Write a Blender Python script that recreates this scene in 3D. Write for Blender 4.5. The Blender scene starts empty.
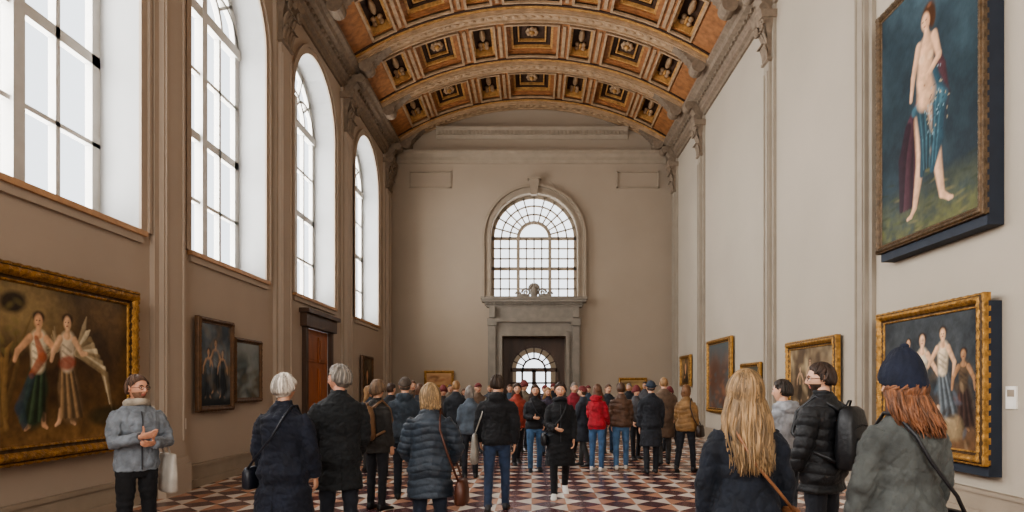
import bpy, bmesh, math, random
import numpy as np
from mathutils import Vector, Matrix, Quaternion
R = random.Random(7)
pi = math.pi
F = 629.0; CX = 532.0
HW = 5.5; YB = 24.4; Y0 = -8.0

# ------------------------------------------------------------ materials
def lin(h):
    h = h.lstrip('#')
    if len(h) == 3: h = ''.join(c*2 for c in h)
    c = [int(h[i:i+2], 16)/255 for i in (0, 2, 4)]
    return [x/12.92 if x <= .04045 else ((x+.055)/1.055)**2.4 for x in c]
def shade(h, f):
    h = h.lstrip('#'); return '#'+''.join('%02x' % max(0, min(255, int(int(h[i:i+2], 16)*f))) for i in (0, 2, 4))
MC = {}
def mat(name, col, rough=.6, metal=0., nscale=6., var=.12, bump=0., bscale=40., stretch=(1,1,1), sheen=0.):
    if name in MC: return MC[name]
    m = bpy.data.materials.new(name); m.use_nodes = True
    nt = m.node_tree; b = nt.nodes['Principled BSDF']
    b.inputs['Roughness'].default_value = rough; b.inputs['Metallic'].default_value = metal
    if sheen: b.inputs['Sheen Weight'].default_value = sheen
    tc = nt.nodes.new('ShaderNodeTexCoord'); mp = nt.nodes.new('ShaderNodeMapping')
    mp.inputs['Scale'].default_value = stretch
    nt.links.new(tc.outputs['Object'], mp.inputs['Vector'])
    n = nt.nodes.new('ShaderNodeTexNoise'); n.inputs['Scale'].default_value = nscale; n.inputs['Detail'].default_value = 4
    nt.links.new(mp.outputs[0], n.inputs['Vector'])
    cr = nt.nodes.new('ShaderNodeValToRGB'); c = lin(col)
    cr.color_ramp.elements[0].position = .3; cr.color_ramp.elements[1].position = .7
    cr.color_ramp.elements[0].color = [x*(1-var) for x in c]+[1]
    cr.color_ramp.elements[1].color = [min(1, x*(1+var)) for x in c]+[1]
    nt.links.new(n.outputs['Fac'], cr.inputs['Fac']); nt.links.new(cr.outputs['Color'], b.inputs['Base Color'])
    if bump:
        n2 = nt.nodes.new('ShaderNodeTexNoise'); n2.inputs['Scale'].default_value = bscale; n2.inputs['Detail'].default_value = 5
        nt.links.new(mp.outputs[0], n2.inputs['Vector'])
        bp = nt.nodes.new('ShaderNodeBump'); bp.inputs['Strength'].default_value = bump; bp.inputs['Distance'].default_value = .02
        nt.links.new(n2.outputs['Fac'], bp.inputs['Height']); nt.links.new(bp.outputs['Normal'], b.inputs['Normal'])
    MC[name] = m; return m
def fab(col, rough=.85): return mat('fabric_'+col.strip('#'), col, rough, 0, 9, .35, .9, 16, (1, 1, .8), sheen=.03)
def hairm(col): return mat('hair_'+col.strip('#'), col, .6, 0, 30, .35, .5, 60, (1, 1, .25))
def skinm(col='#c99a80'): return mat('skin_'+col.strip('#'), col, .5, 0, 12, .06)
M_wall = mat('wall_plaster', '#a8998a', .85, 0, .6, .05, .08, 30)
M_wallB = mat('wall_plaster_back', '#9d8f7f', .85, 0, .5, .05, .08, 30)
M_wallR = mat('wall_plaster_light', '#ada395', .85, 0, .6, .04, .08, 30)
M_trim = mat('stone_trim', '#968979', .75, 0, 3, .07, .1, 30)
M_trimR = mat('stone_trim_right', '#988e80', .75, 0, 3, .07, .1, 30)
M_rev = mat('white_reveal_paint', '#adaeae', .7, 0, 3, .03)
M_frame = mat('window_frame_paint', '#c9c6c0', .6, 0, 5, .05)
M_cap = mat('capital_stone', '#807161', .75, 0, 8, .2, .4, 40)
M_sill = mat('sill_tan', '#b58e6a', .6, 0, 8, .1)
M_rib = mat('vault_rib', '#a0866a', .7, 0, 5, .2, .5, 14)
M_field = mat('vault_field', '#966640', .7, 0, 6, .28, .5, 18)
M_rec = mat('vault_recess', '#3f2a1c', .75, 0, 6, .3, .4, 18)
M_gold2 = mat('vault_gilding', '#b58b56', .55, .1, 9, .3, .6, 25)
M_gold = mat('gilt_frame', '#a07840', .38, .6, 14, .45, .8, 45)
M_dark = mat('dark_frame', '#3a2a1e', .45, .1, 10, .3, .3, 30)
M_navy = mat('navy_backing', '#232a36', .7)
M_wood = mat('door_wood', '#95552c', .45, 0, 4, .25, .2, 20, (1, 1, .15))
M_dwood = mat('dark_wood', '#4a3424', .5, 0, 4, .25, .2, 20, (1, 1, .2))
M_label = mat('label_card', '#e4e0d8', .6)

# ------------------------------------------------------------ mesh builder
class MB:
    def __init__(s): s.V = []; s.F = []; s.M = []; s.S = []; s.n = 0
    def add(s, v, f, m=0, smooth=False):
        v = np.array(v, float); s.V.append(v)
        o = s.n
        s.F.extend([tuple(int(i)+o for i in q) for q in f])
        if isinstance(m, (list, np.ndarray)): s.M.extend([int(x) for x in m])
        else: s.M.extend([m]*len(f))
        s.S.extend([smooth]*len(f)); s.n += len(v)
    def box(s, x0, x1, y0, y1, z0, z1, m=0):
        v = [(x, y, z) for x in (x0, x1) for y in (y0, y1) for z in (z0, z1)]
        s.add(v, [(0,1,3,2),(4,6,7,5),(0,4,5,1),(2,3,7,6),(0,2,6,4),(1,5,7,3)], m)
    def obj(s, name, mats, loc=(0,0,0), rot=(0,0,0), parent=None, normals=False):
        me = bpy.data.meshes.new(name)
        V = np.concatenate(s.V)
        me.from_pydata(V.tolist(), [], s.F)
        for m in mats: me.materials.append(m)
        me.polygons.foreach_set('material_index', s.M); me.polygons.foreach_set('use_smooth', s.S)
        if normals:
            bm = bmesh.new(); bm.from_mesh(me); bmesh.ops.recalc_face_normals(bm, faces=bm.faces); bm.to_mesh(me); bm.free()
        me.update()
        o = bpy.data.objects.new(name, me); bpy.context.scene.collection.objects.link(o)
        o.location = loc; o.rotation_euler = rot
        if parent: o.parent = parent
        return o
def empty(name, loc=(0,0,0), rot=(0,0,0)):
    o = bpy.data.objects.new(name, None); bpy.context.scene.collection.objects.link(o)
    o.location = loc; o.rotation_euler = rot; return o
def loft(rings, closed=True):
    n = len(rings[0]); V = np.concatenate([np.asarray(r, float) for r in rings]); f = []
    for i in range(len(rings)-1):
        for j in range(n):
            k = (j+1) % n
            f.append((i*n+j, i*n+k, (i+1)*n+k, (i+1)*n+j))
    if closed:
        f.append(tuple(range(n))[::-1]); b = (len(rings)-1)*n; f.append(tuple(range(b, b+n)))
    return V, f
def hring(z, a, b, cx=0, cy=0, n=24, e=1.):
    t = np.linspace(0, 2*pi, n, endpoint=False); c = np.cos(t); s = np.sin(t)
    x = a*np.sign(c)*np.abs(c)**e; y = b*np.sign(s)*np.abs(s)**e
    return np.stack([cx+x, cy+y, np.full(n, z)], 1)
def tube(path, rad, n=8):
    P = np.asarray(path, float); k = len(P)
    rad = np.broadcast_to(np.asarray(rad, float), (k,)) if np.ndim(rad) < 2 else np.asarray(rad)
    T = np.gradient(P, axis=0); T /= (np.linalg.norm(T, axis=1, keepdims=True)+1e-9)
    a = np.array([1., 0, 0]) if abs(T[0][0]) < .8 else np.array([0, 1., 0])
    N = np.cross(T[0], a); N /= np.linalg.norm(N)
    t = np.linspace(0, 2*pi, n, endpoint=False); rings = []
    for i in range(k):
        N = N-T[i]*np.dot(N, T[i]); N /= (np.linalg.norm(N)+1e-9); B = np.cross(T[i], N)
        rings.append(P[i]+rad[i]*(np.cos(t)[:, None]*N+np.sin(t)[:, None]*B))
    return loft(rings)
def ellips(c, r, nu=14, nv=8):
    rings = []
    for i in range(nv+1):
        v = pi*i/nv; v = min(max(v, .08), pi-.08)
        rings.append(hring(c[2]+r[2]*math.cos(v), r[0]*math.sin(v), r[1]*math.sin(v), c[0], c[1], nu))
    return loft(rings)
def remesh(parts, vox, smooth=4, fac=.5):
    b = MB()
    for v, f in parts: b.add(v, f)
    o = b.obj('tmp', [], normals=True)
    m = o.modifiers.new('r', 'REMESH'); m.mode = 'VOXEL'; m.voxel_size = vox
    if smooth:
        s = o.modifiers.new('s', 'SMOOTH'); s.iterations = smooth; s.factor = fac
    dg = bpy.context.evaluated_depsgraph_get(); ev = o.evaluated_get(dg); me = ev.to_mesh()
    V = np.zeros(len(me.vertices)*3); me.vertices.foreach_get('co', V); V = V.reshape(-1, 3)
    N = np.zeros(len(me.vertices)*3); me.vertices.foreach_get('normal', N); N = N.reshape(-1, 3)
    f = [tuple(p.vertices) for p in me.polygons]
    ev.to_mesh_clear(); me2 = o.data; bpy.data.objects.remove(o); bpy.data.meshes.remove(me2)
    return V, f, N
def snoise(P, freq, seed, k=7):
    r = np.random.RandomState(seed); out = np.zeros(len(P))
    for i in range(k):
        d = r.normal(size=3); d /= np.linalg.norm(d); w = freq*(.6+1.2*r.rand())
        out += np.sin(P@(d*w)+r.rand()*6.28)
    return out/k

# ------------------------------------------------------------ generic wall with openings
def arch_z(o, u):
    if not o.get('arch'): return o['z1']
    c = (o['u0']+o['u1'])/2; r = (o['u1']-o['u0'])/2
    return o['z1']-r+math.sqrt(max(0, r*r-(u-c)**2))
def wall_mesh(b, u0, u1, z0, z1, ops, t, P, ms=(0, 1)):
    us = {u0, u1}
    for o in ops:
        us.add(o['u0']); us.add(o['u1'])
        if o.get('arch'):
            c = (o['u0']+o['u1'])/2; r = (o['u1']-o['u0'])/2
            for i in range(1, 32): us.add(round(c-r*math.cos(pi*i/32), 5))
    us = sorted(us)
    def quad(a, bq, c, d, m=0): b.add([a, bq, c, d], [(0, 1, 2, 3)], ms[m])
    for a, e in zip(us[:-1], us[1:]):
        mid = (a+e)/2; cov = sorted([o for o in ops if o['u0'] < mid < o['u1']], key=lambda o: o['z0'])
        la = le = z0
        segs = []
        for o in cov:
            segs.append((la, le, o['z0'], o['z0'])); la, le = arch_z(o, a), arch_z(o, e)
            quad(P(a, o['z0'], 0), P(e, o['z0'], 0), P(e, o['z0'], t), P(a, o['z0'], t), 1)
            quad(P(a, la, 0), P(e, le, 0), P(e, le, t), P(a, la, t), 1)
        segs.append((la, le, z1, z1))
        for s0, s1, s2, s3 in segs:
            for d in (0, t): quad(P(a, s0, d), P(e, s1, d), P(e, s3, d), P(a, s2, d))
    for o in ops:
        for u in (o['u0'], o['u1']):
            za = arch_z(o, u); quad(P(u, o['z0'], 0), P(u, za, 0), P(u, za, t), P(u, o['z0'], t), 1)
def wall(name, u0, u1, z0, z1, ops, t, P, mats):
    b = MB(); wall_mesh(b, u0, u1, z0, z1, ops, t, P); return b.obj(name, mats)
def pbar(b, P, p, q, w, d0, d1, m=0):
    (u0, z0), (u1, z1) = p, q; L = math.hypot(u1-u0, z1-z0)
    if L < 1e-6: return
    nu, nz = -(z1-z0)/L*w/2, (u1-u0)/L*w/2
    v = [P(u+s*nu, z+s*nz, d) for (u, z) in (p, q) for s in (-1, 1) for d in (d0, d1)]
    b.add(v, [(0,1,3,2),(4,6,7,5),(0,4,5,1),(2,3,7,6),(0,2,6,4),(1,5,7,3)], m)
def parc(b, P, c, r, a0, a1, w, d0, d1, n=24, m=0):
    for i in range(n):
        t0 = a0+(a1-a0)*i/n; t1 = a0+(a1-a0)*(i+1)/n
        pbar(b, P, (c[0]+r*math.cos(t0), c[1]+r*math.sin(t0)), (c[0]+r*math.cos(t1), c[1]+r*math.sin(t1)), w, d0, d1, m)

# ------------------------------------------------------------ room
mf = bpy.data.materials.new('marble_tile_floor'); mf.use_nodes = True; nt = mf.node_tree; bs = nt.nodes['Principled BSDF']
tc = nt.nodes.new('ShaderNodeTexCoord')
def mapn(rot, sc):
    m = nt.nodes.new('ShaderNodeMapping'); m.inputs['Rotation'].default_value = (0, 0, rot); m.inputs['Scale'].default_value = (sc, sc, sc)
    m.inputs['Location'].default_value = (.013, .017, .31)
    nt.links.new(tc.outputs['Object'], m.inputs['Vector']); return m
def chk(m, c1, c2):
    c = nt.nodes.new('ShaderNodeTexChecker'); c.inputs['Scale'].default_value = 1
    nt.links.new(m.outputs[0], c.inputs['Vector'])
    if isinstance(c1, str): c.inputs['Color1'].default_value = lin(c1)+[1]
    else: nt.links.new(c1, c.inputs['Color1'])
    if isinstance(c2, str): c.inputs['Color2'].default_value = lin(c2)+[1]
    else: nt.links.new(c2, c.inputs['Color2'])
    return c
m1 = mapn(pi/4, 1/.34)
sub = chk(mapn(0, 1/.481), '#eadfd2', '#c79a80')
main = chk(m1, sub.outputs['Color'], '#65474a')
ns = nt.nodes.new('ShaderNodeTexNoise'); ns.inputs['Scale'].default_value = 5; ns.inputs['Detail'].default_value = 6
nt.links.new(tc.outputs['Object'], ns.inputs['Vector'])
mx = nt.nodes.new('ShaderNodeMix'); mx.data_type = 'RGBA'; mx.blend_type = 'MULTIPLY'; mx.inputs[0].default_value = .35
nt.links.new(main.outputs['Color'], mx.inputs[6]); nt.links.new(ns.outputs['Fac'], mx.inputs[7])
nt.links.new(mx.outputs[2], bs.inputs['Base Color']); bs.inputs['Roughness'].default_value = .22
b = MB(); b.box(-6.2, 6.2, Y0, 32, -.2, 0); b.obj('floor', [mf])

PL = lambda u, z, d: (-HW-d, u, z)
PR = lambda u, z, d: (HW+d, u, z)
PB = lambda u, z, d: (u, YB+d, z)
WIN = [(-7.2, -4.3), (-3.0, -.1), (1.3, 4.2), (5.9, 8.8), (10.1, 12.95), (14.5, 17.45), (19.5, 22.4)]
ZS, ZT = 3.8, 9.9
DY0, DY1, DZ = 15.2, 16.95, 3.08
wl = [dict(u0=a, u1=c, z0=ZS, z1=ZT, arch=1) for a, c in WIN]+[dict(u0=DY0, u1=DY1, z0=0, z1=DZ)]
wall('wall_left', Y0, YB+.6, 0, 11.3, wl, .65, PL, [M_wall, M_rev])
wall('wall_right', Y0, YB+.6, 0, 11.3, [], .4, PR, [M_wallR, M_rev])
DC = .08
BWIN = dict(u0=DC-1.68, u1=DC+1.68, z0=5.1, z1=9.15, arch=1); BDOOR = dict(u0=DC-1.22, u1=DC+1.22, z0=0, z1=3.6)
wall('wall_back', -6.1, 6.1, 0, 12.8, [BDOOR, BWIN], .6, PB, [M_wallB, M_trim])
PF = lambda u, z, d: (u, Y0-d, z)
wall('wall_front', -6.1, 6.1, 0, 12.8, [dict(u0=-3, u1=3, z0=3, z1=10, arch=1)], .5, PF, [M_wall, M_rev])  # arched opening added behind the camera to let fill light in

# left windows
for i, (a, c) in enumerate(WIN):
    b = MB(); P = PL; w = c-a; r = w/2; cu = (a+c)/2; zs = ZT-r; d0, d1 = .54, .64
    for u in (a+.08, c-.08): pbar(b, P, (u, ZS), (u, zs), .16, d0, d1)
    parc(b, P, (cu, zs), r-.08, 0, pi, .16, d0, d1)
    pbar(b, P, (a, ZS+.08), (c, ZS+.08), .18, d0, d1)
    pbar(b, P, (cu, ZS), (cu, zs+.6), .17, d0-.05, d1)
    for u in (a+w*.27, a+w*.73): pbar(b, P, (u, ZS), (u, zs), .075, d0, d1)
    pbar(b, P, (a, zs-.05), (c, zs-.05), .2, d0-.04, d1)
    for k in (1, 2, 3):
        zz = ZS+(zs-ZS)*k/4; pbar(b, P, (a, zz), (c, zz), .15 if k == 2 else .06, d0, d1)
    parc(b, P, (cu, zs), r*.52, 0, pi, .08, d0, d1)
    parc(b, P, (cu-r*.5, zs), r*.48, 0, pi, .06, d0, d1, 14); parc(b, P, (cu+r*.5, zs), r*.48, 0, pi, .06, d0, d1, 14)
    for t in (35, 65, 90, 115, 145):
        t = math.radians(t); pbar(b, P, (cu+r*.52*math.cos(t), zs+r*.52*math.sin(t)), (cu+r*.98*math.cos(t), zs+r*.98*math.sin(t)), .055, d0, d1)
    b.obj('window_%d' % (i+1), [M_frame])
    b = MB(); b.box(-HW-.64, -HW+.09, a-.07, c+.07, ZS-.07, ZS+.0, 0); b.box(-HW, -HW+.05, a-.03, c+.03, ZS-.17, ZS-.07, 1)
    for (r0, ww, pr) in ((r+.10, .2, .035), (r+.17, .06, .07)):
        parc(b, P, (cu, zs), r0, 0, pi, ww, -pr, 0, 32, 1)
        for s in (-1, 1): pbar(b, P, (cu+s*r0, ZS), (cu+s*r0, zs), ww, -pr, 0, 1)
    b.obj('trim_window_%d' % (i+1), [M_sill, M_wall])
# back window
b = MB(); P = PB; r = 1.68; zs = 9.15-r; d0, d1 = .3, .38; z0 = 5.1
parc(b, P, (DC, zs), r-.06, 0, pi, .12, d0, d1, 32)
for s in (-1, 1): pbar(b, P, (DC+s*(r-.06), z0), (DC+s*(r-.06), zs), .12, d0, d1)
for s in (-.62, .62): pbar(b, P, (DC+s, z0), (DC+s, zs), .12, d0-.04, d1)
for s in (-1.32, -.97, -.3, 0, .3, .97, 1.32): pbar(b, P, (DC+s, z0), (DC+s, zs), .045, d0, d1)
for k in range(0, 7):
    z = z0+(zs-z0)*k/6; pbar(b, P, (DC-r, z), (DC+r, z), .12 if k in (0, 6, 3) else .05, d0, d1)
parc(b, P, (DC, zs), .62, 0, pi, .12, d0-.04, d1, 20)
for rr in (.95, 1.28): parc(b, P, (DC, zs), rr, 0, pi, .05, d0, d1, 28)
for k in range(1, 12):
    t = pi*k/12; pbar(b, P, (DC+.62*math.cos(t), zs+.62*math.sin(t)), (DC+r*math.cos(t), zs+r*math.sin(t)), .045, d0, d1)
b.obj('window_8', [M_trim])
b = MB()
for (r0, ww, pr) in ((r+.12, .24, .08), (r+.28, .1, .15), (r+.05, .06, .12)):
    parc(b, P, (DC, zs), r0, 0, pi, ww, -pr, 0, 36)
    for s in (-1, 1): pbar(b, P, (DC+s*r0, z0), (DC+s*r0, zs), ww, -pr, 0)
kz = zs+r; pr = .2
v = [(DC-.12, YB-pr, kz-.1), (DC+.12, YB-pr, kz-.1), (DC+.2, YB-pr, kz+.5), (DC-.2, YB-pr, kz+.5),
     (DC-.12, YB, kz-.1), (DC+.12, YB, kz-.1), (DC+.2, YB, kz+.5), (DC-.2, YB, kz+.5)]
b.add(v, [(0,1,2,3),(4,5,6,7),(0,1,5,4),(2,3,7,6),(1,2,6,5),(0,3,7,4)])
b.box(DC-.26, DC+.26, YB-.25, YB, kz+.5, kz+.58)
b.obj('trim_back_window', [M_trim])
# portal
M_portal = mat('portal_stone', '#7f776c', .65, 0, 4, .12, .2, 30)
b = MB()
for s in (-1, 1):
    x0, x1 = sorted((DC+s*1.22, DC+s*1.78)); b.box(x0, x1, YB-.16, YB, 0, 4.25)
    x0, x1 = sorted((DC+s*1.22, DC+s*1.36)); b.box(x0, x1, YB-.24, YB, 0, 3.75)
    x0, x1 = sorted((DC+s*1.48, DC+s*1.74)); b.box(x0, x1, YB-.26, YB, 0, 4.2)
    b.box(x0-.05, x1+.05, YB-.32, YB, 0, .35); b.box(x0-.05, x1+.05, YB-.32, YB, 4.0, 4.14)
    b.box(x0+.02, x1-.02, YB-.36, YB, 4.3, 4.72)
b.box(DC-1.22, DC+1.22, YB-.24, YB, 3.6, 3.8); b.box(DC-1.78, DC+1.78, YB-.18, YB, 3.8, 4.25)
b.box(DC-1.8, DC+1.8, YB-.3, YB, 4.14, 4.28); b.box(DC-1.72, DC+1.72, YB-.2, YB, 4.28, 4.75)
for i, (z, p) in enumerate(((4.72, .22), (4.8, .28), (4.9, .38), (5.0, .42))): b.box(DC-1.62-p, DC+1.62+p, YB-p, YB, z, z+.1)
for k in range(28):
    x = DC-1.8+k*3.6/27; b.box(x-.035, x+.035, YB-.33, YB-.2, 4.82, 4.9)
b.obj('trim_portal', [M_portal])
b = MB()
def spiral(c, r0, r1, turns, s, y, rad, plane='xz'):
    pts = []
    for i in range(30):
        t = i/29; a = t*turns*2*pi; rr = r0+(r1-r0)*t
        pts.append((c[0]+s*rr*math.cos(a), y, c[1]+rr*math.sin(a)))
    return tube(pts, np.linspace(rad, rad*.5, 30), 6)
for s in (-1, 1):
    b.add(*spiral((DC+s*.3, 5.27), .17, .03, 1.6, s, YB-.2, .045), smooth=True)
    b.add(*spiral((DC+s*.6, 5.21), .11, .02, 1.5, s, YB-.2, .035), smooth=True)
    b.add(*ellips((DC+s*.42, YB-.2, 5.16), (.26, .06, .07)), smooth=True)
for k in range(7):
    a = math.radians(-60+20*k); b.add(*ellips((DC+.2*math.sin(a), YB-.22, 5.36+.2*math.cos(a)), (.05, .05, .09)), smooth=True)
b.add(*ellips((DC, YB-.22, 5.3), (.16, .08, .24)), smooth=True)
b.obj('portal_crest_ornament', [M_portal])
# inner glazed door with its timber surround
PV = lambda u, z, d: (u, YB+.62+d, z)
b = MB(); wall_mesh(b, -2, 2.2, 0.0, 4.2, [dict(u0=DC-.98, u1=DC+.98, z0=0.0, z1=3.3, arch=1)], .12, PV, (0, 0)); zs2 = 3.3-.98
parc(b, PV, (DC, zs2), .93, 0, pi, .1, 0, .1, 24); parc(b, PV, (DC, zs2), .45, 0, pi, .07, 0, .1, 16)
for k in range(1, 8):
    t = pi*k/8; pbar(b, PV, (DC+.45*math.cos(t), zs2+.45*math.sin(t)), (DC+.93*math.cos(t), zs2+.93*math.sin(t)), .05, 0, .08)
for x in (-.93, -.47, 0, .47, .93): pbar(b, PV, (DC+x, 0), (DC+x, zs2), .16 if x in (-.93, 0, .93) else .08, 0, .1)
for z in (.05, .5, .9, 1.35, 1.8, zs2): pbar(b, PV, (DC-.93, z), (DC+.93, z), .16 if z in (.05, .9, zs2) else .07, 0, .1)
b.box(DC-.93, DC+.93, YB+.64, YB+.7, .05, .9)
b.obj('door_1', [M_dwood])
b = MB(); b.box(-2.2, -2.05, YB+.8, 32, 0, 4.4); b.box(2.25, 2.4, YB+.8, 32, 0, 4.4); b.box(-2.2, 2.4, YB+.8, 32, 4.2, 4.4)
wall_mesh(b, -2.2, 2.4, 0, 4.4, [dict(u0=-.8, u1=.95, z0=1.2, z1=3.4, arch=1)], .2, lambda u, z, d: (u, 32+d, z), (0, 0))
b.obj('wall_passage', [M_wallR])

def prism(b, prof, mp, t0, t1, m=0):
    n = len(prof); v = [mp(p, z, t0) for p, z in prof]+[mp(p, z, t1) for p, z in prof]
    f = [(i, (i+1) % n, n+(i+1) % n, n+i) for i in range(n)]+[tuple(range(n)), tuple(range(n, 2*n))]
    b.add(v, f, m)
CORN = [(0, 10.25), (.06, 10.25), (.06, 10.38), (.14, 10.42), (.14, 10.52), (.2, 10.58), (.2, 10.68), (.36, 10.74), (.4, 10.84), (.5, 10.9), (.5, 11.0), (.3, 11.08), (0, 11.12)]
for nm, mp, t0, t1 in (('left', lambda p, z, t: (-HW+p, t, z), Y0, YB), ('right', lambda p, z, t: (HW-p, t, z), Y0, YB)):
    b = MB(); prism(b, CORN, mp, t0, t1)
    k = t0
    while k < t1-.1:
        v0 = mp(.14, 10.6, k); v1 = mp(.26, 10.68, k+.12)
        b.box(min(v0[0], v1[0]), max(v0[0], v1[0]), k, k+.12, 10.6, 10.68)
        k += .24
    b.obj('trim_cornice_'+nm, [M_cap])
b = MB(); mpb = lambda p, z, t: (t, YB-p, z)
prism(b, [(0, 10.3), (.05, 10.3), (.08, 10.42), (.18, 10.5), (.22, 10.6), (.3, 10.66), (.3, 10.74), (0, 10.8)], mpb, -5.2, 5.2)
prism(b, [(0, 11.25), (.05, 11.25), (.08, 11.3), (.2, 11.55), (.26, 11.6), (.26, 11.66), (0, 11.7)], mpb, -3.7, 3.7)
for k in range(50):
    x = -3.6+k*7.2/49; b.box(x-.04, x+.04, YB-.2, YB, 11.38, 11.52)
for s in (-1, 1):
    x0, x1 = sorted((s*3.2+DC, s*4.85+DC))
    for q in ((x0, x1, 9.35, 9.4), (x0, x1, 9.95, 10.0), (x0, x0+.05, 9.35, 10), (x1-.05, x1, 9.35, 10)): b.box(q[0], q[1], YB-.05, YB, q[2], q[3])
b.obj('trim_cornice_back', [M_trim])

# baseboards
b = MB()
for y0, y1 in ((Y0, DY0-.2), (DY1+.2, YB)):
    b.box(-HW, -HW+.07, y0, y1, 0, .32); b.box(-HW, -HW+.1, y0, y1, .0, .12); b.box(-HW, -HW+.09, y0, y1, .32, .37)
b.obj('baseboard_left', [M_trim])
b = MB(); b.box(HW-.07, HW, Y0, YB, 0, .32); b.box(HW-.1, HW, Y0, YB, .0, .12); b.box(HW-.09, HW, Y0, YB, .32, .37); b.obj('baseboard_right', [M_trim])
b = MB()
for x0, x1 in ((-HW, DC-1.85), (DC+1.85, HW)): b.box(x0, x1, YB-.07, YB, 0, .32); b.box(x0, x1, YB-.09, YB, .32, .37)
b.obj('baseboard_back', [M_trim])

def leaf(cx, z0, h, w, out, y0):
    rings = []
    for i in range(8):
        t = i/7; ww = w*math.sin(pi*(.25+.7*t))*.5+.01; y = y0-out*(t**2.2); z = z0+h*(t if t < .85 else .85-(t-.85)*.9)
        th = .018
        rings.append(np.array([(cx-ww, y+th*.3, z), (cx-ww*.5, y-th, z), (cx, y-th*2, z), (cx+ww*.5, y-th, z), (cx+ww, y+th*.3, z), (cx, y+th*1.5, z)]))
    return loft(rings)
def capital(b, w, pr, z0, h):
    hw = w/2
    b.add(*loft([np.array([(-a, 0, z), (-a, -p, z), (a, -p, z), (a, 0, z)]) for z, a, p in
        ((z0, hw, pr), (z0+.03, hw+.05, pr+.05), (z0+.08, hw+.05, pr+.05), (z0+.09, hw-.02, pr), (z0+h*.6, hw, pr+.03), (z0+h*.85, hw+.1, pr+.14), (z0+h*.86, hw+.14, pr+.2), (z0+h, hw+.16, pr+.24))]))
    for row, (zz, hh, o) in enumerate(((z0+.08, h*.36, .13), (z0+.1+h*.2, h*.42, .17))):
        k = 4 if row == 0 else 3
        for i in range(k):
            x = (-hw+w*(i+.5)/k)
            b.add(*leaf(x, zz, hh, w/k*1.1, o, -pr-.02), smooth=True)
    for s in (-1, 1):
        pts = []
        for i in range(24):
            t = i/23; a = t*1.6*2*pi; rr = .12*(1-t)+.02
            pts.append((s*(hw+.02+rr*math.cos(a)*.8), -pr-.16-.02*t, z0+h*.72+rr*math.sin(a)))
        b.add(*tube(pts, np.linspace(.035, .02, 24), 6), smooth=True)
    b.add(*ellips((0, -pr-.16, z0+h*.86), (.09, .06, .09)), smooth=True)
    zt = z0+h
    prof = []
    for i in range(12):
        t = i/11; prof.append((-(pr+.02+.36*t**1.5), zt+.62*t))
    for (y0_, z0_), (y1_, z1_) in zip(prof[:-1], prof[1:]):
        b.add([(-.16, y0_-.05, z0_), (.16, y0_-.05, z0_), (.16, y1_-.05, z1_), (-.16, y1_-.05, z1_), (-.16, 0, z0_), (.16, 0, z0_), (.16, 0, z1_), (-.16, 0, z1_)],
              [(0,1,2,3),(0,3,7,4),(1,2,6,5)])
    for (yy, zz, rr) in ((-pr-.12, zt+.12, .1), (-pr-.36, zt+.5, .13)):
        rg = []
        for x in (-.19, .19):
            t = np.linspace(0, 2*pi, 16, endpoint=False); rg.append(np.stack([np.full(16, x), yy+rr*np.cos(t), zz+rr*np.sin(t)], 1))
        b.add(*loft(rg))
def pilaster(name, side, y, w, pr, mats, zc=9.0, hc=1.1, side_strip=.1):
    b = MB(); hw = w/2
    b.box(-hw, hw, -pr, 0, 0, zc); b.box(-hw-side_strip, -hw, -pr*.5, 0, 0, 10.25); b.box(hw, hw+side_strip, -pr*.5, 0, 0, 10.25)
    b.box(-hw-.06, hw+.06, -pr-.07, 0, 0, .45); b.box(-hw-.03, hw+.03, -pr-.04, 0, .45, .55)
    for s in (-1, 1):
        x0, x1 = sorted((s*(hw-.03), s*(hw-.07))); b.box(x0, x1, -pr-.025, -pr, .8, zc-.2)
    nb = len(b.F); capital(b, w, pr, zc, hc)
    b.M = b.M[:nb]+[1]*(len(b.M)-nb)
    x = -HW if side == 'l' else HW
    b.obj(name, mats, (x, y, 0), (0, 0, pi/2 if side == 'l' else -pi/2))
n = 0
for y in (-8+.3, -3.65, .6, 5.05, 9.42, 13.72, 18.45, 23.6):
    n += 1; pilaster('trim_pilaster_left_%d' % n, 'l', y, .55, .15, [M_wall, M_cap])
n = 0
for y in (-7, -2, 2.5, 6.1, 10.3, 14.4, 20.2, 23.9):
    n += 1; pilaster('trim_pilaster_right_%d' % n, 'r', y, .3, .14, [M_trimR, M_cap])

# ------------------------------------------------------------ vault
VR = 9.63; VZ = 12.5-VR
def vpt(s, y, r): a = s/VR; return (r*math.sin(a), y, VZ+r*math.cos(a))
def vbox(b, s0, s1, y0, y1, r0, r1, m=0):
    k = max(1, int(math.ceil(abs(s1-s0)/.4))); rings = []
    for i in range(k+1):
        s = s0+(s1-s0)*i/k; rings.append(np.array([vpt(s, y0, r0), vpt(s, y1, r0), vpt(s, y1, r1), vpt(s, y0, r1)]))
    v, f = loft(rings); b.add(v, f, m)
b = MB(); vbox(b, -6.0, 6.0, Y0-.5, YB+.6, VR+.36, VR+.5, 2)
PAN = [(-.78, .78, 'c'), (1.2, 1.85, 'n'), (2.3, 3.6, 's'), (4.0, 4.62, 'n'), (-1.85, -1.2, 'n'), (-3.6, -2.3, 's'), (-4.62, -4.0, 'n')]
ribs = []; y = YB-.28
while y > Y0-1: ribs.append(y); y -= 2.9
def frame_v(b, s0, s1, y0, y1, w, r0, r1, m):
    vbox(b, s0, s0+w, y0, y1, r0, r1, m); vbox(b, s1-w, s1, y0, y1, r0, r1, m)
    vbox(b, s0+w, s1-w, y0, y0+w, r0, r1, m); vbox(b, s0+w, s1-w, y1-w, y1, r0, r1, m)
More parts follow.
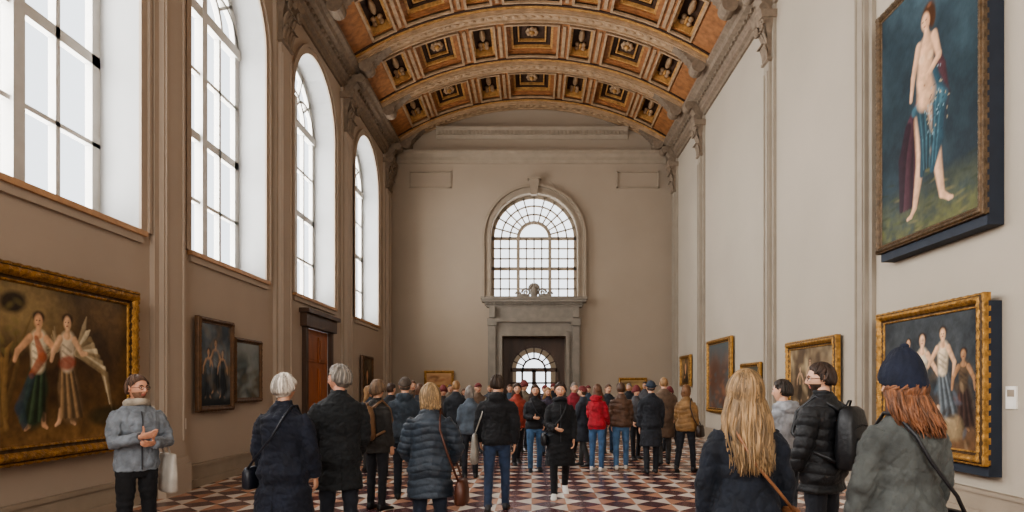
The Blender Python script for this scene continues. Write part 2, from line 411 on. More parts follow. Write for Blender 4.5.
def vell(b, s, y, rs, ry, rr, r, m):
    v, f = ellips((0, 0, 0), (rs, ry, rr), 10, 6); a = s/VR
    x = v[:, 0]*math.cos(a)+v[:, 2]*math.sin(a); z = -v[:, 0]*math.sin(a)+v[:, 2]*math.cos(a)
    b.add(np.stack([x+r*math.sin(a), v[:, 1]+y, z+VZ+r*math.cos(a)], 1), f, m, True)
for y in ribs:
    vbox(b, -5.6, 5.6, y-.26, y+.26, VR-.08, VR+.4, 0)
    vbox(b, -5.6, 5.6, y-.36, y+.36, VR-.0, VR+.4, 3)
    for s in (-1, 1): vbox(b, -5.6, 5.6, y+s*.2-.025, y+s*.2+.025, VR-.12, VR-.05, 0)
    k = -5.0
    while k <= 5.0:
        vell(b, k, y, .1, .07, .04, VR-.08, 0); k += .25
for yr in ribs:
    a, c = yr-2.9+.36, yr-.36
    ya, yc = a+.22, c-.22
    vbox(b, -5.6, 5.6, a, ya, VR+.04, VR+.4, 1); vbox(b, -5.6, 5.6, yc, c, VR+.04, VR+.4, 1)
    vbox(b, -5.6, 5.6, a+.03, a+.08, VR-.0, VR+.1, 2); vbox(b, -5.6, 5.6, c-.08, c-.03, VR+.0, VR+.1, 2)
    es = [-5.6]
    for p in sorted(PAN): es += [p[0], p[1]]
    es.append(5.6)
    for i in range(0, len(es), 2):
        vbox(b, es[i], es[i+1], ya, yc, VR+.04, VR+.4, 1)
        sm = (es[i]+es[i+1])/2
        if abs(sm) < 5: vbox(b, sm-.05, sm+.05, ya, yc, VR, VR+.05, 0)
    ym = (ya+yc)/2
    for s0, s1, kind in PAN:
        frame_v(b, s0-.07, s1+.07, ya-.07, yc+.07, .07, VR-.02, VR+.08, 0)
        if kind in 'cs':
            frame_v(b, s0, s1, ya, yc, .13, VR+.14, VR+.4, 1)
            frame_v(b, s0+.13, s1-.13, ya+.13, yc-.13, .07, VR+.18, VR+.4, 3)
            frame_v(b, s0+.2, s1-.2, ya+.2, yc-.2, .1, VR+.27, VR+.4, 2)
            frame_v(b, s0+.34, s1-.34, ya+.34, yc-.34, .05, VR+.28, VR+.4, 3)
            sc = (s0+s1)/2
            for k in range(8):
                t = 2*pi*k/8; vell(b, sc+.14*math.cos(t), ym+.17*math.sin(t), .07, .09, .05, VR+.3, 0)
            vell(b, sc, ym, .09, .09, .09, VR+.28, 3)
        else:
            frame_v(b, s0, s1, ya, yc, .06, VR+.12, VR+.4, 3)
            sc = (s0+s1)/2
            vell(b, sc, ym, .1, .34, .08, VR+.3, 0)
            for k in (-1, 1):
                for q in (.5, .72):
                    vell(b, sc+k*.1, ym+q, .08, .1, .06, VR+.3, 0); vell(b, sc+k*.1, ym-q, .08, .1, .06, VR+.3, 0)
                vell(b, sc, ym+k*.62, .05, .2, .06, VR+.3, 3)
b.obj('ceiling', [M_rib, M_field, M_rec, M_gold2])
n = 0
for yr in ribs:
    for s in (-1, 1):
        n += 1; b = MB(); s5 = s*5.28
        for i in range(8):
            t0 = i/8; t1 = (i+1)/8; sa = s5-s*1.0*t0; sb = s5-s*1.0*t1
            vbox(b, sa, sb, yr-.17, yr+.17, VR-.3*(1-t0)**1.3-.09, VR+.1)
        rg = []; p = vpt(s*5.18, 0, VR-.26)
        for yy in (-.2, .2):
            t = np.linspace(0, 2*pi, 16, endpoint=False); rg.append(np.stack([p[0]+.2*np.cos(t), np.full(16, yr+yy), p[2]+.2*np.sin(t)], 1))
        b.add(*loft(rg))
        b.obj('trim_console_%d' % n, [M_cap])

# left wooden door set in its opening
b = MB()
for y0 in (DY0-.16, DY1): b.box(-HW, -HW+.1, y0, y0+.16, 0, 3.1)
b.box(-HW, -HW+.16, DY0-.28, DY1+.28, DZ, 3.42); b.box(-HW, -HW+.24, DY0-.36, DY1+.36, 3.4, 3.5)
b.obj('trim_doorcase', [M_dwood])
b = MB(); x = -HW-.06
b.box(x, x+.05, DY0+.02, DY1-.02, 0.01, DZ-.02, 0)
for hy in (0, 1):
    y0 = DY0+.04+hy*.86
    for z0, z1 in ((.25, 1.1), (1.25, 2.1), (2.25, 2.9)):
        b.box(x+.05, x+.08, y0+.08, y0+.72, z0, z1, 0); b.box(x+.08, x+.095, y0+.16, y0+.64, z0+.08, z1-.08, 0)
    b.add(*ellips((x+.1, DY0+.82+hy*.12, 1.1), (.04, .03, .03)), m=1, smooth=True)
b.obj('door_2', [M_wood, M_gold])

# ------------------------------------------------------------ paintings
mp_ = bpy.data.materials.new('oil_paint'); mp_.use_nodes = True; nt = mp_.node_tree
at = nt.nodes.new('ShaderNodeAttribute'); at.attribute_name = 'paint'
nt.links.new(at.outputs['Color'], nt.nodes['Principled BSDF'].inputs['Base Color']); nt.nodes['Principled BSDF'].inputs['Roughness'].default_value = .5
nt.nodes['Principled BSDF'].inputs['Specular IOR Level'].default_value = .2
nz = nt.nodes.new('ShaderNodeTexNoise'); nz.inputs['Scale'].default_value = 60
bp = nt.nodes.new('ShaderNodeBump'); bp.inputs['Strength'].default_value = .15; bp.inputs['Distance'].default_value = .01
nt.links.new(nz.outputs['Fac'], bp.inputs['Height']); nt.links.new(bp.outputs['Normal'], nt.nodes['Principled BSDF'].inputs['Normal'])
class Paint:
    def __init__(s, W, H, res, base, seed):
        s.W, s.H = W, H; s.nx = int(W/res)+1; s.ny = int(H/res)+1; s.rs = np.random.RandomState(seed)
        s.U, s.Vv = np.meshgrid(np.linspace(0, W, s.nx), np.linspace(0, H, s.ny))
        s.C = np.zeros((s.ny, s.nx, 3))+np.array(lin(base))
    def noise(s, cell):
        gx = int(s.W/cell)+3; gy = int(s.H/cell)+3; g = s.rs.rand(gy, gx)
        x = s.U/cell; y = s.Vv/cell; i = x.astype(int); j = y.astype(int); fx = x-i; fy = y-j
        fx = fx*fx*(3-2*fx); fy = fy*fy*(3-2*fy)
        return (g[j, i]*(1-fx)+g[j, i+1]*fx)*(1-fy)+(g[j+1, i]*(1-fx)+g[j+1, i+1]*fx)*fy
    def fbm(s, c): return (s.noise(c)*.5+s.noise(c/2)*.3+s.noise(c/4)*.2)
    def mixm(s, m, col, light=True):
        c = np.array(lin(col)) if isinstance(col, str) else col
        m = np.clip(m, 0, 1); s.C = s.C*(1-m[..., None])+c*m[..., None]
    def ell(s, cx, cy, rx, ry, col, rot=0, soft=.25, op=1.):
        r = math.radians(rot); dx = s.U-cx; dy = s.Vv-cy
        x = (dx*math.cos(r)+dy*math.sin(r))/rx; y = (-dx*math.sin(r)+dy*math.cos(r))/ry
        d = np.sqrt(x*x+y*y); m = np.clip((1+soft-d)/(2*soft), 0, 1); s.mixm(m*op, col)
    def cap(s, pts, rad, col, soft=.25, op=1., shade=.5):
        for (p, q, r0, r1) in zip(pts[:-1], pts[1:], rad[:-1], rad[1:]):
            d = np.array(q)-np.array(p); L2 = (d**2).sum()+1e-9
            t = np.clip(((s.U-p[0])*d[0]+(s.Vv-p[1])*d[1])/L2, 0, 1)
            ex = s.U-p[0]-t*d[0]; ey = s.Vv-p[1]-t*d[1]; dd = np.sqrt(ex**2+ey**2); rr = r0+(r1-r0)*t
            m = np.clip((1+soft-dd/rr)/(2*soft), 0, 1)*op
            sh = 1-shade*np.clip((ex*.8-ey*.3)/rr*.8+.2, 0, 1)
            s.mixm(m, np.array(lin(col))*sh[..., None])
def pfig(p, x, z, h, skin, top, skirt, lean=0, armL=(-.12, -.28), armR=(.12, -.28), eL=(-.1, -.14), eR=(.1, -.14)):
    hd = h*.068
    p.cap([(x-h*.07, z+h*.12), (x-h*.1, z+h*.02), (x-h*.14, z-h*.01)], [h*.035, h*.024, h*.015], skin); p.cap([(x+h*.05, z+h*.1), (x+h*.06, z+h*.02), (x+h*.1, z-h*.01)], [h*.035, h*.024, h*.015], skin)
    p.cap([(x, z+h*.52), (x+lean*.3, z+h*.34), (x+lean, z+h*.14)], [h*.085, h*.12, h*.14], skirt)
    for k in range(6): p.cap([(x+h*.025*(k-2.5), z+h*.5), (x+lean+h*.05*(k-2.5), z+h*.06)], [h*.01, h*.018], shade(skirt, .5 if k % 2 else 1.4), op=.6)
    p.cap([(x, z+h*.54), (x+h*.01, z+h*.75)], [h*.075, h*.095], top)
    for k in range(3): p.cap([(x-h*.06, z+h*(.72-.06*k)), (x+h*.05, z+h*(.66-.06*k))], [h*.01, h*.012], shade(top, .7), op=.6)
    p.ell(x, z+h*.8, h*.055, h*.035, skin)
    for s, a, e in ((-1, armL, eL), (1, armR, eR)):
        sx = x+s*h*.09; p.cap([(sx, z+h*.77), (sx+e[0]*h, z+h*(.77+e[1])), (sx+a[0]*h, z+h*(.77+a[1]))], [h*.036, h*.028, h*.02], skin)
    p.cap([(x, z+h*.8), (x+.005, z+h*.87)], [h*.03, h*.026], skin)
    p.ell(x+.005, z+h*.955, hd*.95, hd*.75, '#2f1d12'); p.ell(x, z+h*.92, hd*.66, hd*.92, skin); p.ell(x+.3*hd, z+h*.91, hd*.3, hd*.7, shade(skin, .8), op=.6)
    p.ell(x-.28*hd, z+h*.925, hd*.12, hd*.07, '#3a2018'); p.ell(x+.22*hd, z+h*.925, hd*.12, hd*.07, '#3a2018'); p.ell(x-.03*hd, z+h*.893, hd*.16, hd*.06, '#8a4034')
def framed(name, side, yc, zc, w, h, fw, paint, fmat, orn=.0, off=.05, backing=False, tilt=0.):
    rz = {'l': pi/2, 'r': -pi/2, 'b': 0}[side]; loc = {'l': (-HW+off, yc, zc), 'r': (HW-off, yc, zc), 'b': (yc, YB-off, zc)}[side]
    e = empty(name, loc, (tilt, 0, rz))
    iw, ih = w-2*fw, h-2*fw
    p = paint(iw, ih)
    V = np.stack([p.U.ravel()-iw/2, np.full(p.U.size, -.02), p.Vv.ravel()-ih/2], 1)
    f = [(j*p.nx+i, j*p.nx+i+1, (j+1)*p.nx+i+1, (j+1)*p.nx+i) for j in range(p.ny-1) for i in range(p.nx-1)]
    b = MB(); b.add(V, f); o = b.obj('canvas', [mp_], parent=e)
    ca = o.data.color_attributes.new('paint', 'FLOAT_COLOR', 'POINT')
    C = np.concatenate([np.clip(p.C.reshape(-1, 3), 0, 1), np.ones((p.U.size, 1))], 1).ravel(); ca.data.foreach_set('color', C)
    prof = [(-.01, .0), (0, .035), (.12, .045), (.2, .03), (.3, .05), (.45, .085), (.6, .1), (.75, .085), (.85, .06), (.95, .07), (1, .05), (1, -.03)]
    def loop(o_, dp, k):
        pts = []; hw, hh = iw/2+o_, ih/2+o_
        nx = max(8, int(w/.02)); ny = max(8, int(h/.02))
        for (ax, az, bx, bz, nn) in ((-1, -1, 1, -1, nx), (1, -1, 1, 1, ny), (1, 1, -1, 1, nx), (-1, 1, -1, -1, ny)):
            for i in range(nn):
                t = i/nn; x = (ax+(bx-ax)*t); z = (az+(bz-az)*t)
                L = w if nn == nx else h; ph = t*L
                m = orn*(math.sin(ph*2*pi/.13+k*1.3)*.6+math.sin(ph*2*pi/.061+k*2.1)*.5) if 2 <= k <= 9 else 0
                m2 = orn*.5*math.sin(ph*2*pi/.13) if k == 10 else 0
                cn = max(0, 1-min(t, 1-t)*L/(fw*1.3))*orn*1.2 if 3 < k < 10 else 0
                pts.append((x*(hw+m2), -(dp*(fw/.2)**.5+m+cn), z*(hh+m2)))
        return np.array(pts)
    rings = [loop(a*fw, d, k) for k, (a, d) in enumerate(prof)]
    b = MB(); v, f = loft(rings, False); fm = []
    nn = len(rings[0])
    for i in range(len(rings)-1): fm += [1 if (i in (2, 3, 7) and orn > .005) else 0]*nn
    b.add(v, f, fm, orn > 0); b.obj('frame', [fmat, mat('gilt_recess', '#4a3418', .5, .4, 14, .3) if orn > .005 else fmat], parent=e)
    b = MB(); b.box(-w/2+.02, w/2-.02, -.01, min(off, .03), -h/2+.02, h/2-.02); b.obj('backing', [M_dark], parent=e)
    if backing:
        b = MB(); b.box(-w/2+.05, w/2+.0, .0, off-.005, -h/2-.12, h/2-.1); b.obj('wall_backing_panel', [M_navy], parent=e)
    return e
def paint_big(W, H):
    p = Paint(W, H, .011, '#46331f', 3); n1 = p.fbm(.5); n2 = p.fbm(.15)
    p.mixm((n1-.4)*2.5*.8, '#7a5c36'); p.mixm((p.Vv/H-.55)*1.5*.5, '#5a5444')
    p.ell(W*.42, H*.85, .55, .3, '#a08a60', soft=.7, op=.75); p.ell(W*.40, H*.88, .17, .11, '#3a2e20', 10)
    p.mixm((.28-p.Vv/H)*2.5*n2*1.6, '#9a774a')
    for k in range(26):
        x = p.rs.rand()*W*.4; p.cap([(x, .15+p.rs.rand()*.3), (x+p.rs.randn()*.12, .6+p.rs.rand()*.4), (x+p.rs.randn()*.2, 1.0+p.rs.rand()*.5)], [.035, .03, .012], ['#a08050', '#5d452a', '#b59665', '#7b643e'][k % 4], op=.6)
    for k in range(40): p.ell(p.rs.rand()*W*.45, H*(.55+.42*p.rs.rand()), .06, .03, ['#4d4a2c', '#7b6f42', '#9f8c56'][k % 3], p.rs.rand()*180, .5, .5)
    p.ell(.8, .98, .16, .1, '#d0b484', 30, .4, .8); p.cap([(.8, .95), (.76, .55), (.66, .25)], [.09, .09, .06], '#b5935f', op=.85)
    p.ell(.82, 1.12, .05, .065, '#d0ac84')
    for k in range(9):
        p.cap([(W*.70, 1.02), (W*.70+.12+k*.05, 1.34-k*.07), (W*.70+.16+k*.06, 1.46-k*.15)], [.04, .035, .012], ['#b09f80', '#e0d2b2', '#8f7c5c'][k % 3], op=.85)
        p.cap([(W*.60, 1.05), (W*.585-.02*k, 1.3-k*.05)], [.03, .01], ['#b09f80', '#d0be9c'][k % 2], op=.5)
    pfig(p, W*.51, .18, 1.26, '#dfb08a', '#e8dabc', '#3b4b36', -.08, (-.16, -.2), (.17, -.02), (-.13, -.12), (.1, -.08))
    pfig(p, W*.65, .2, 1.26, '#e4bc98', '#e4d4ba', '#8a7254', .07, (-.1, -.2), (.16, -.12), (-.08, -.12), (.1, -.12))
    p.ell(W*.65, .9, .13, .08, '#9c4630', 10, op=.8); p.cap([(W*.5, 1.15), (W*.53, .95), (W*.48, .75)], [.03, .06, .04], '#b0603f', op=.8)
    p.cap([(W*.48, .72), (W*.43, .4), (W*.45, .2)], [.05, .07, .04], '#3d4f5c', op=.6)
    p.ell(W*.88, .26, .35, .12, '#33331f', op=.7); p.ell(W*.2, .14, .5, .1, '#3a2c18', op=.7)
    p.C *= (1+.6*(p.fbm(.07)-.5))[..., None]; return p
def paint_nude(W, H):
    p = Paint(W, H, .013, '#232f36', 5); n1 = p.fbm(.6)
    p.mixm((n1-.35)*2*.7, '#384b52'); p.mixm((p.Vv/H-.55)*2*n1*1.2, '#4e626c')
    p.mixm((.22-p.Vv/H)*4*p.fbm(.15)*2, '#5c5d3a')
    for k in range(40): p.ell(p.rs.rand()*W, p.rs.rand()*H*.25, .1, .02, ['#4a5230', '#2a3020', '#7a7048'][k % 3], p.rs.rand()*30-15, .5, .5)
    x = W*.5; sk = '#d8ad8c'
    for k in range(6): p.cap([(x-.12-.05*k, 1.75-.05*k), (x-.2-.06*k, 1.1), (x-.18-.07*k, .4)], [.07, .09, .05], ['#4a2a33', '#55343e', '#301c26'][k % 3])
    p.cap([(x+.1, 1.5), (x+.24, .95), (x+.36, .36)], [.15, .1, .055], sk); p.cap([(x+.36, .36), (x+.5, .27), (x+.56, .26)], [.05, .035, .025], sk)
    p.cap([(x-.06, 1.5), (x-.08, .95), (x-.22, .34)], [.16, .1, .05], sk); p.cap([(x-.22, .34), (x-.3, .24), (x-.38, .22)], [.045, .035, .025], sk)
    p.cap([(x+.22, 2.35), (x+.36, 2.0), (x+.4, 1.6), (x+.34, 1.2)], [.05, .07, .1, .06], '#52343a')
    p.cap([(x+.2, 1.98), (x+.32, 1.6), (x+.26, 1.1), (x+.16, .75)], [.08, .15, .13, .05], '#2f4d5a'); p.cap([(x-.22, 1.66), (x+.15, 1.74), (x+.4, 1.6)], [.07, .12, .08], '#416370')
    p.cap([(x-.08, 1.62), (x+.03, 1.15), (x-.06, .75)], [.11, .13, .05], '#2a434e')
    for k in range(9): p.cap([(x-.12+.06*k, 1.72), (x-.04+.04*k, 1.2), (x-.02+.03*k, .8)], [.012, .02, .01], ['#587c86', '#1c3038'][k % 2], op=.4)
    p.cap([(x+.03, 1.78), (x-.01, 2.02), (x+.04, 2.4)], [.19, .145, .175], sk)
    p.cap([(x+.05, 2.4), (x+.05, 2.5), (x+.04, 2.64)], [.15, .08, .05], sk)
    p.ell(x-.06, 2.3, .065, .055, '#e4c0a0', op=.7); p.ell(x+.12, 2.28, .06, .055, '#dcb896', op=.7); p.ell(x, 1.93, .015, .02, '#8a5a40')
    p.cap([(x-.13, 2.5), (x-.25, 2.15), (x-.3, 1.85)], [.065, .05, .035], sk); p.cap([(x+.2, 2.5), (x+.3, 2.18), (x+.05, 2.02), (x-.1, 2.06)], [.065, .052, .042, .03], sk)
    p.ell(x+.08, 2.86, .13, .13, '#4a3020', -20); p.ell(x+.16, 2.76, .07, .14, '#4a3020'); p.ell(x+.02, 2.77, .085, .12, sk, 8); p.ell(x+.07, 2.75, .04, .09, '#b08468', op=.6)
    for dx in (-.04, .03): p.ell(x+.0+dx, 2.79, .016, .009, '#2a1a14')
    p.ell(x-.0, 2.71, .022, .009, '#8f3b30'); p.ell(x+.1, 2.95, .05, .03, '#6c4a38')
    for k in range(60): p.ell(x+.18+p.rs.randn()*.14, 1.55+p.rs.randn()*.22, .022, .012, ['#8fa8b0', '#b8a480', '#142a36'][k % 3], p.rs.rand()*90, op=.6)
    p.C *= (1+.5*(p.fbm(.08)-.5))[..., None]; return p
def paint_group(W, H):
    p = Paint(W, H, .012, '#2c3034', 9); n1 = p.fbm(.4)
    p.mixm((n1-.4)*2*.8, '#4a4e50'); p.mixm((.45-p.Vv/H)*2.5, '#6a4f38')
    for k in range(24): p.ell(p.rs.rand()*W, p.rs.rand()*H*.9, .15, .06, ['#3c4144', '#5c4a36', '#22262c'][k % 3], p.rs.rand()*180, .7, .5)
    pfig(p, W*.16, .35, .95, '#b08a6c', '#6a6258', '#3b3a3a', .03)
    pfig(p, W*.30, .55, .9, '#c89e7c', '#75402f', '#3a2b26', .0, (-.05, -.3), (.2, -.1))
    pfig(p, W*.46, .2, 1.3, '#dcb290', '#d8c8b0', '#a09684', -.1, (-.14, -.28), (.18, -.22), (-.1, -.14), (.12, -.14))
    pfig(p, W*.68, .35, 1.2, '#d8ae8a', '#d4c0a4', '#5c6266', .12, (-.16, -.2), (.08, -.3), (-.12, -.14), (.1, -.16))
    pfig(p, W*.88, .25, 1.0, '#a8805f', '#5b4a38', '#3a2b26', .05)
    p.cap([(W*.1, .2), (W*.35, .3), (W*.6, .22)], [.14, .18, .1], '#8c5e42', op=.85); p.cap([(W*.5, .15), (W*.8, .25)], [.12, .16], '#a08c6c', op=.75)
    for k in range(60): p.ell(p.rs.rand()*W, p.rs.rand()*H*.5, .07, .03, ['#9a8468', '#3a2a20', '#6a4438', '#556470'][k % 4], p.rs.rand()*180, .5, .5)
    p.C *= (1+.8*(p.fbm(.07)-.5))[..., None]; return p
def paint_generic(seed, base, tones, fig=None):
    def fn(W, H):
        p = Paint(W, H, .02, base, seed)
        for k, t in enumerate(tones): p.mixm((p.fbm(.5-.1*k)-.42)*3*.75, t)
        if fig == 'port':
            p.cap([(W/2, 0), (W/2, H*.42)], [W*.36, W*.2], shade(base, .6)); p.cap([(W*.5, H*.45), (W*.5, H*.55)], [W*.07, W*.06], '#c99c78'); p.ell(W/2, H*.7, W*.13, W*.13, '#2a1a12'); p.ell(W/2, H*.63, W*.1, W*.14, '#c99c78'); p.ell(W*.4, H*.25, W*.07, W*.04, '#b98a68', 30)
        elif fig == 'figs':
            p.mixm((.35-p.Vv/H)*3, shade(base, .6))
            for k in range(3): pfig(p, W*(.25+.24*k), H*(.1+.06*(k % 2)), H*(.6+.06*(k % 2)), '#b8967a', tones[k % len(tones)], shade(base, .7), .04*(k-1))
            for k in range(20): p.ell(p.rs.rand()*W, p.rs.rand()*H, .12, .06, tones[k % len(tones)], p.rs.rand()*180, .6, .4)
        elif fig == 'land':
            p.mixm((p.Vv/H-.5)*3*.6, tones[-1]); p.ell(W*.3, H*.5, W*.2, H*.25, base, soft=.5)
            for k in range(30): p.ell(p.rs.rand()*W, p.rs.rand()*H*.6, .12, .05, tones[k % len(tones)], p.rs.rand()*60-30, .6, .5)
        return p
    return fn
M_brown = mat('brown_frame', '#5c422a', .45, .2, 10, .3, .4, 30)
framed('gilt_framed_painting', 'l', (5.1+8.55)/2, 1.845, 3.45, 2.11, .2, paint_big, M_gold, .011, .1)
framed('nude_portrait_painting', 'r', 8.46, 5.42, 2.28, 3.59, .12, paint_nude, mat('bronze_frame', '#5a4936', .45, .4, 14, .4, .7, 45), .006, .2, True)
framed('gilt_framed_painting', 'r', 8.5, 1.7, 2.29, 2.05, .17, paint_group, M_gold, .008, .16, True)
framed('dark_framed_painting', 'l', 10.75, 1.99, 1.2, 1.57, .1, paint_generic(11, '#3a444c', ['#5a666e', '#7e868a', '#2c3034', '#74644e'], 'figs'), M_brown, .004, .08)
framed('dark_framed_painting', 'l', 12.0, 1.93, 1.15, 1.2, .09, paint_generic(12, '#404848', ['#6a7676', '#5f5644', '#8c9290'], 'land'), M_brown, .004, .06)
framed('dark_framed_painting', 'l', 20.7, 1.85, 1.3, 1.6, .12, paint_generic(13, '#3b3328', ['#5e5242', '#7b6a50'], 'port'), M_brown, .004, .06)
framed('gilt_framed_painting', 'r', 12.2, 1.8, 2.2, 1.5, .17, paint_generic(14, '#5a4a3a', ['#8b765c', '#ad9a7a', '#4a3c30'], 'figs'), M_gold, .008, .08)
framed('gilt_framed_portrait', 'r', 18.2, 1.95, 2.3, 2.15, .14, paint_generic(15, '#5a4034', ['#8a6048', '#4f5a5c'], 'land'), M_gold, .006, .07)
framed('gilt_framed_picture', 'r', 15.6, 1.8, 1.35, .85, .1, paint_generic(16, '#5a4a38', ['#a58a60', '#4a4a40'], 'land'), M_gold, .006, .06)
framed('gilt_framed_picture', 'r', 22.2, 2.2, 1.4, 1.1, .13, paint_generic(17, '#5a4632', ['#8a6c48', '#a68c60'], 'port'), M_gold, .006, .06)
framed('gilt_framed_picture', 'b', -3.6, 1.95, 1.15, .65, .1, paint_generic(18, '#6a4630', ['#9a6a48', '#c09a70'], 'land'), M_gold, .004, .06)
framed('gilt_framed_picture', 'b', 3.9, 1.75, 1.1, .5, .1, paint_generic(19, '#5a4632', ['#8a6c48', '#a68c60'], 'land'), M_gold, .004, .06)
b = MB(); b.box(HW-.02, HW, 7.12, 7.28, 1.36, 1.62); b.box(HW-.025, HW-.02, 7.15, 7.25, 1.5, 1.58, 1); b.obj('trim_label_1', [M_label, M_trim])
b = MB(); b.box(-HW, -HW+.02, 9.82, 9.97, .95, 1.12); b.obj('trim_label_2', [M_label])
b = MB(); b.box(-HW, -HW+.02, 17.6, 17.75, 1.2, 1.4); b.obj('trim_label_3', [M_label])

# ------------------------------------------------------------ people
def head_grid(nu, nv):
    s = np.linspace(0, 2*pi, nu, endpoint=False)
    u = s-.45*np.sin(s)
    rows = []
    for i in range(nv+1):
        v = min(max(pi*i/nv, .06), pi-.06)
        dx = np.sin(v)*np.sin(u); dy = -np.sin(v)*np.cos(u); dz = np.full(nu, math.cos(v))
        z = np.where(dz > 0, dz*.117, dz*.120); t = np.clip(-z/.12, 0, 1); jaw = 1-.34*t**1.6
        x = dx*.077*jaw
        y = np.where(dy < 0, dy*(.094-.012*t), dy*.1*(1-.5*t**1.2))
        fr = np.clip(-dy*1.6, 0, 1)
        flat = np.clip(-dy, 0, 1)**3*.004; y = y+flat
        g = lambda a, w: np.exp(-(a/w)**2)
        sh = np.where(z > -.03, np.clip((.024-z)/.054, 0, 1)**1.1, np.clip((z+.046)/.016, 0, 1))
        y -= fr*(.026*g(x, .012)*sh+.008*g(np.abs(x)-.013, .007)*g(z+.032, .009)+.005*g(z-.026, .01)*g(x, .055)
                 -.011*(g(np.abs(x)-.031, .015)*g(z-.004, .012))+.006*g(x, .024)*g(z+.063, .011)-.004*g(x, .022)*g(z+.0625, .0032)
                 +.007*g(x, .022)*g(z+.1, .016)+.004*g(np.abs(x)-.045, .018)*g(z+.022, .02))
        rows.append(np.stack([x, y, z], 1))
    return rows
def hairmask(P, low=0):
    zl = np.interp(P[:, 1], [-.1, -.07, -.04, -.01, .02, .1], [.07, .062, .035, .0, -.05-low, -.08-low])
    return np.clip((P[:, 2]-zl)/.018, 0, 1)
def rotz(P, a): c, s = math.cos(a), math.sin(a); return P@np.array([[c, s, 0], [-s, c, 0], [0, 0, 1]])
def rotx(P, a): c, s = math.cos(a), math.sin(a); return P@np.array([[1, 0, 0], [0, c, s], [0, -s, c]])
def make_hand():
    parts = [loft([hring(z, a, b_, 0, cy, 14) for z, a, b_, cy in ((.02, .02, .026, 0), (-.01, .019, .028, 0), (-.04, .016, .038, 0), (-.085, .013, .041, 0), (-.096, .009, .036, 0))])]
    def chain(p, d, axis, segs, curls, r):
        pts = [np.array(p)]; d = Vector(d).normalized()
        for L, c in zip(segs, curls):
            d = Quaternion(axis, math.radians(c)) @ d; pts.append(pts[-1]+np.array(d)*L)
        return tube(pts, r, 8)
    for y, L, c in ((-.030, .074, 10), (-.010, .082, 14), (.010, .077, 18), (.029, .06, 22)):
        parts.append(chain((0, y, -.078), (0, y*.4, -1), (0, 1, 0), (L*.5, L*.3, L*.25), (c, c*1.6, c*1.5), [.0092, .009, .0082, .0062]))
    parts.append(chain((-.004, -.022, -.018), (-.25, -.75, -.75), (1, 0, 0), (.04, .032, .026), (0, -18, -12), [.013, .011, .0098, .0075]))
    v, f, n = remesh(parts, .004, 2); return v, f
HAND = make_hand()
MB_T = [(.84, .152, .10, .0), (.93, .172, .118, .012), (1.02, .158, .108, .004), (1.12, .15, .10, -.004), (1.24, .166, .116, -.006), (1.34, .178, .12, 0), (1.41, .168, .1, .006), (1.455, .115, .078, .012), (1.50, .066, .062, .012)]
FB_T = [(.84, .156, .105, .0), (.93, .178, .12, .012), (1.02, .155, .105, .004), (1.12, .132, .092, -.002), (1.24, .148, .112, -.012), (1.32, .156, .118, -.012), (1.39, .15, .096, .004), (1.44, .105, .074, .012), (1.50, .058, .055, .012)]
def d2(fwd, out, s):
    f, o = math.radians(fwd), math.radians(out)
    return np.array([s*math.sin(o), -math.sin(f)*math.cos(o), -math.cos(f)*math.cos(o)])
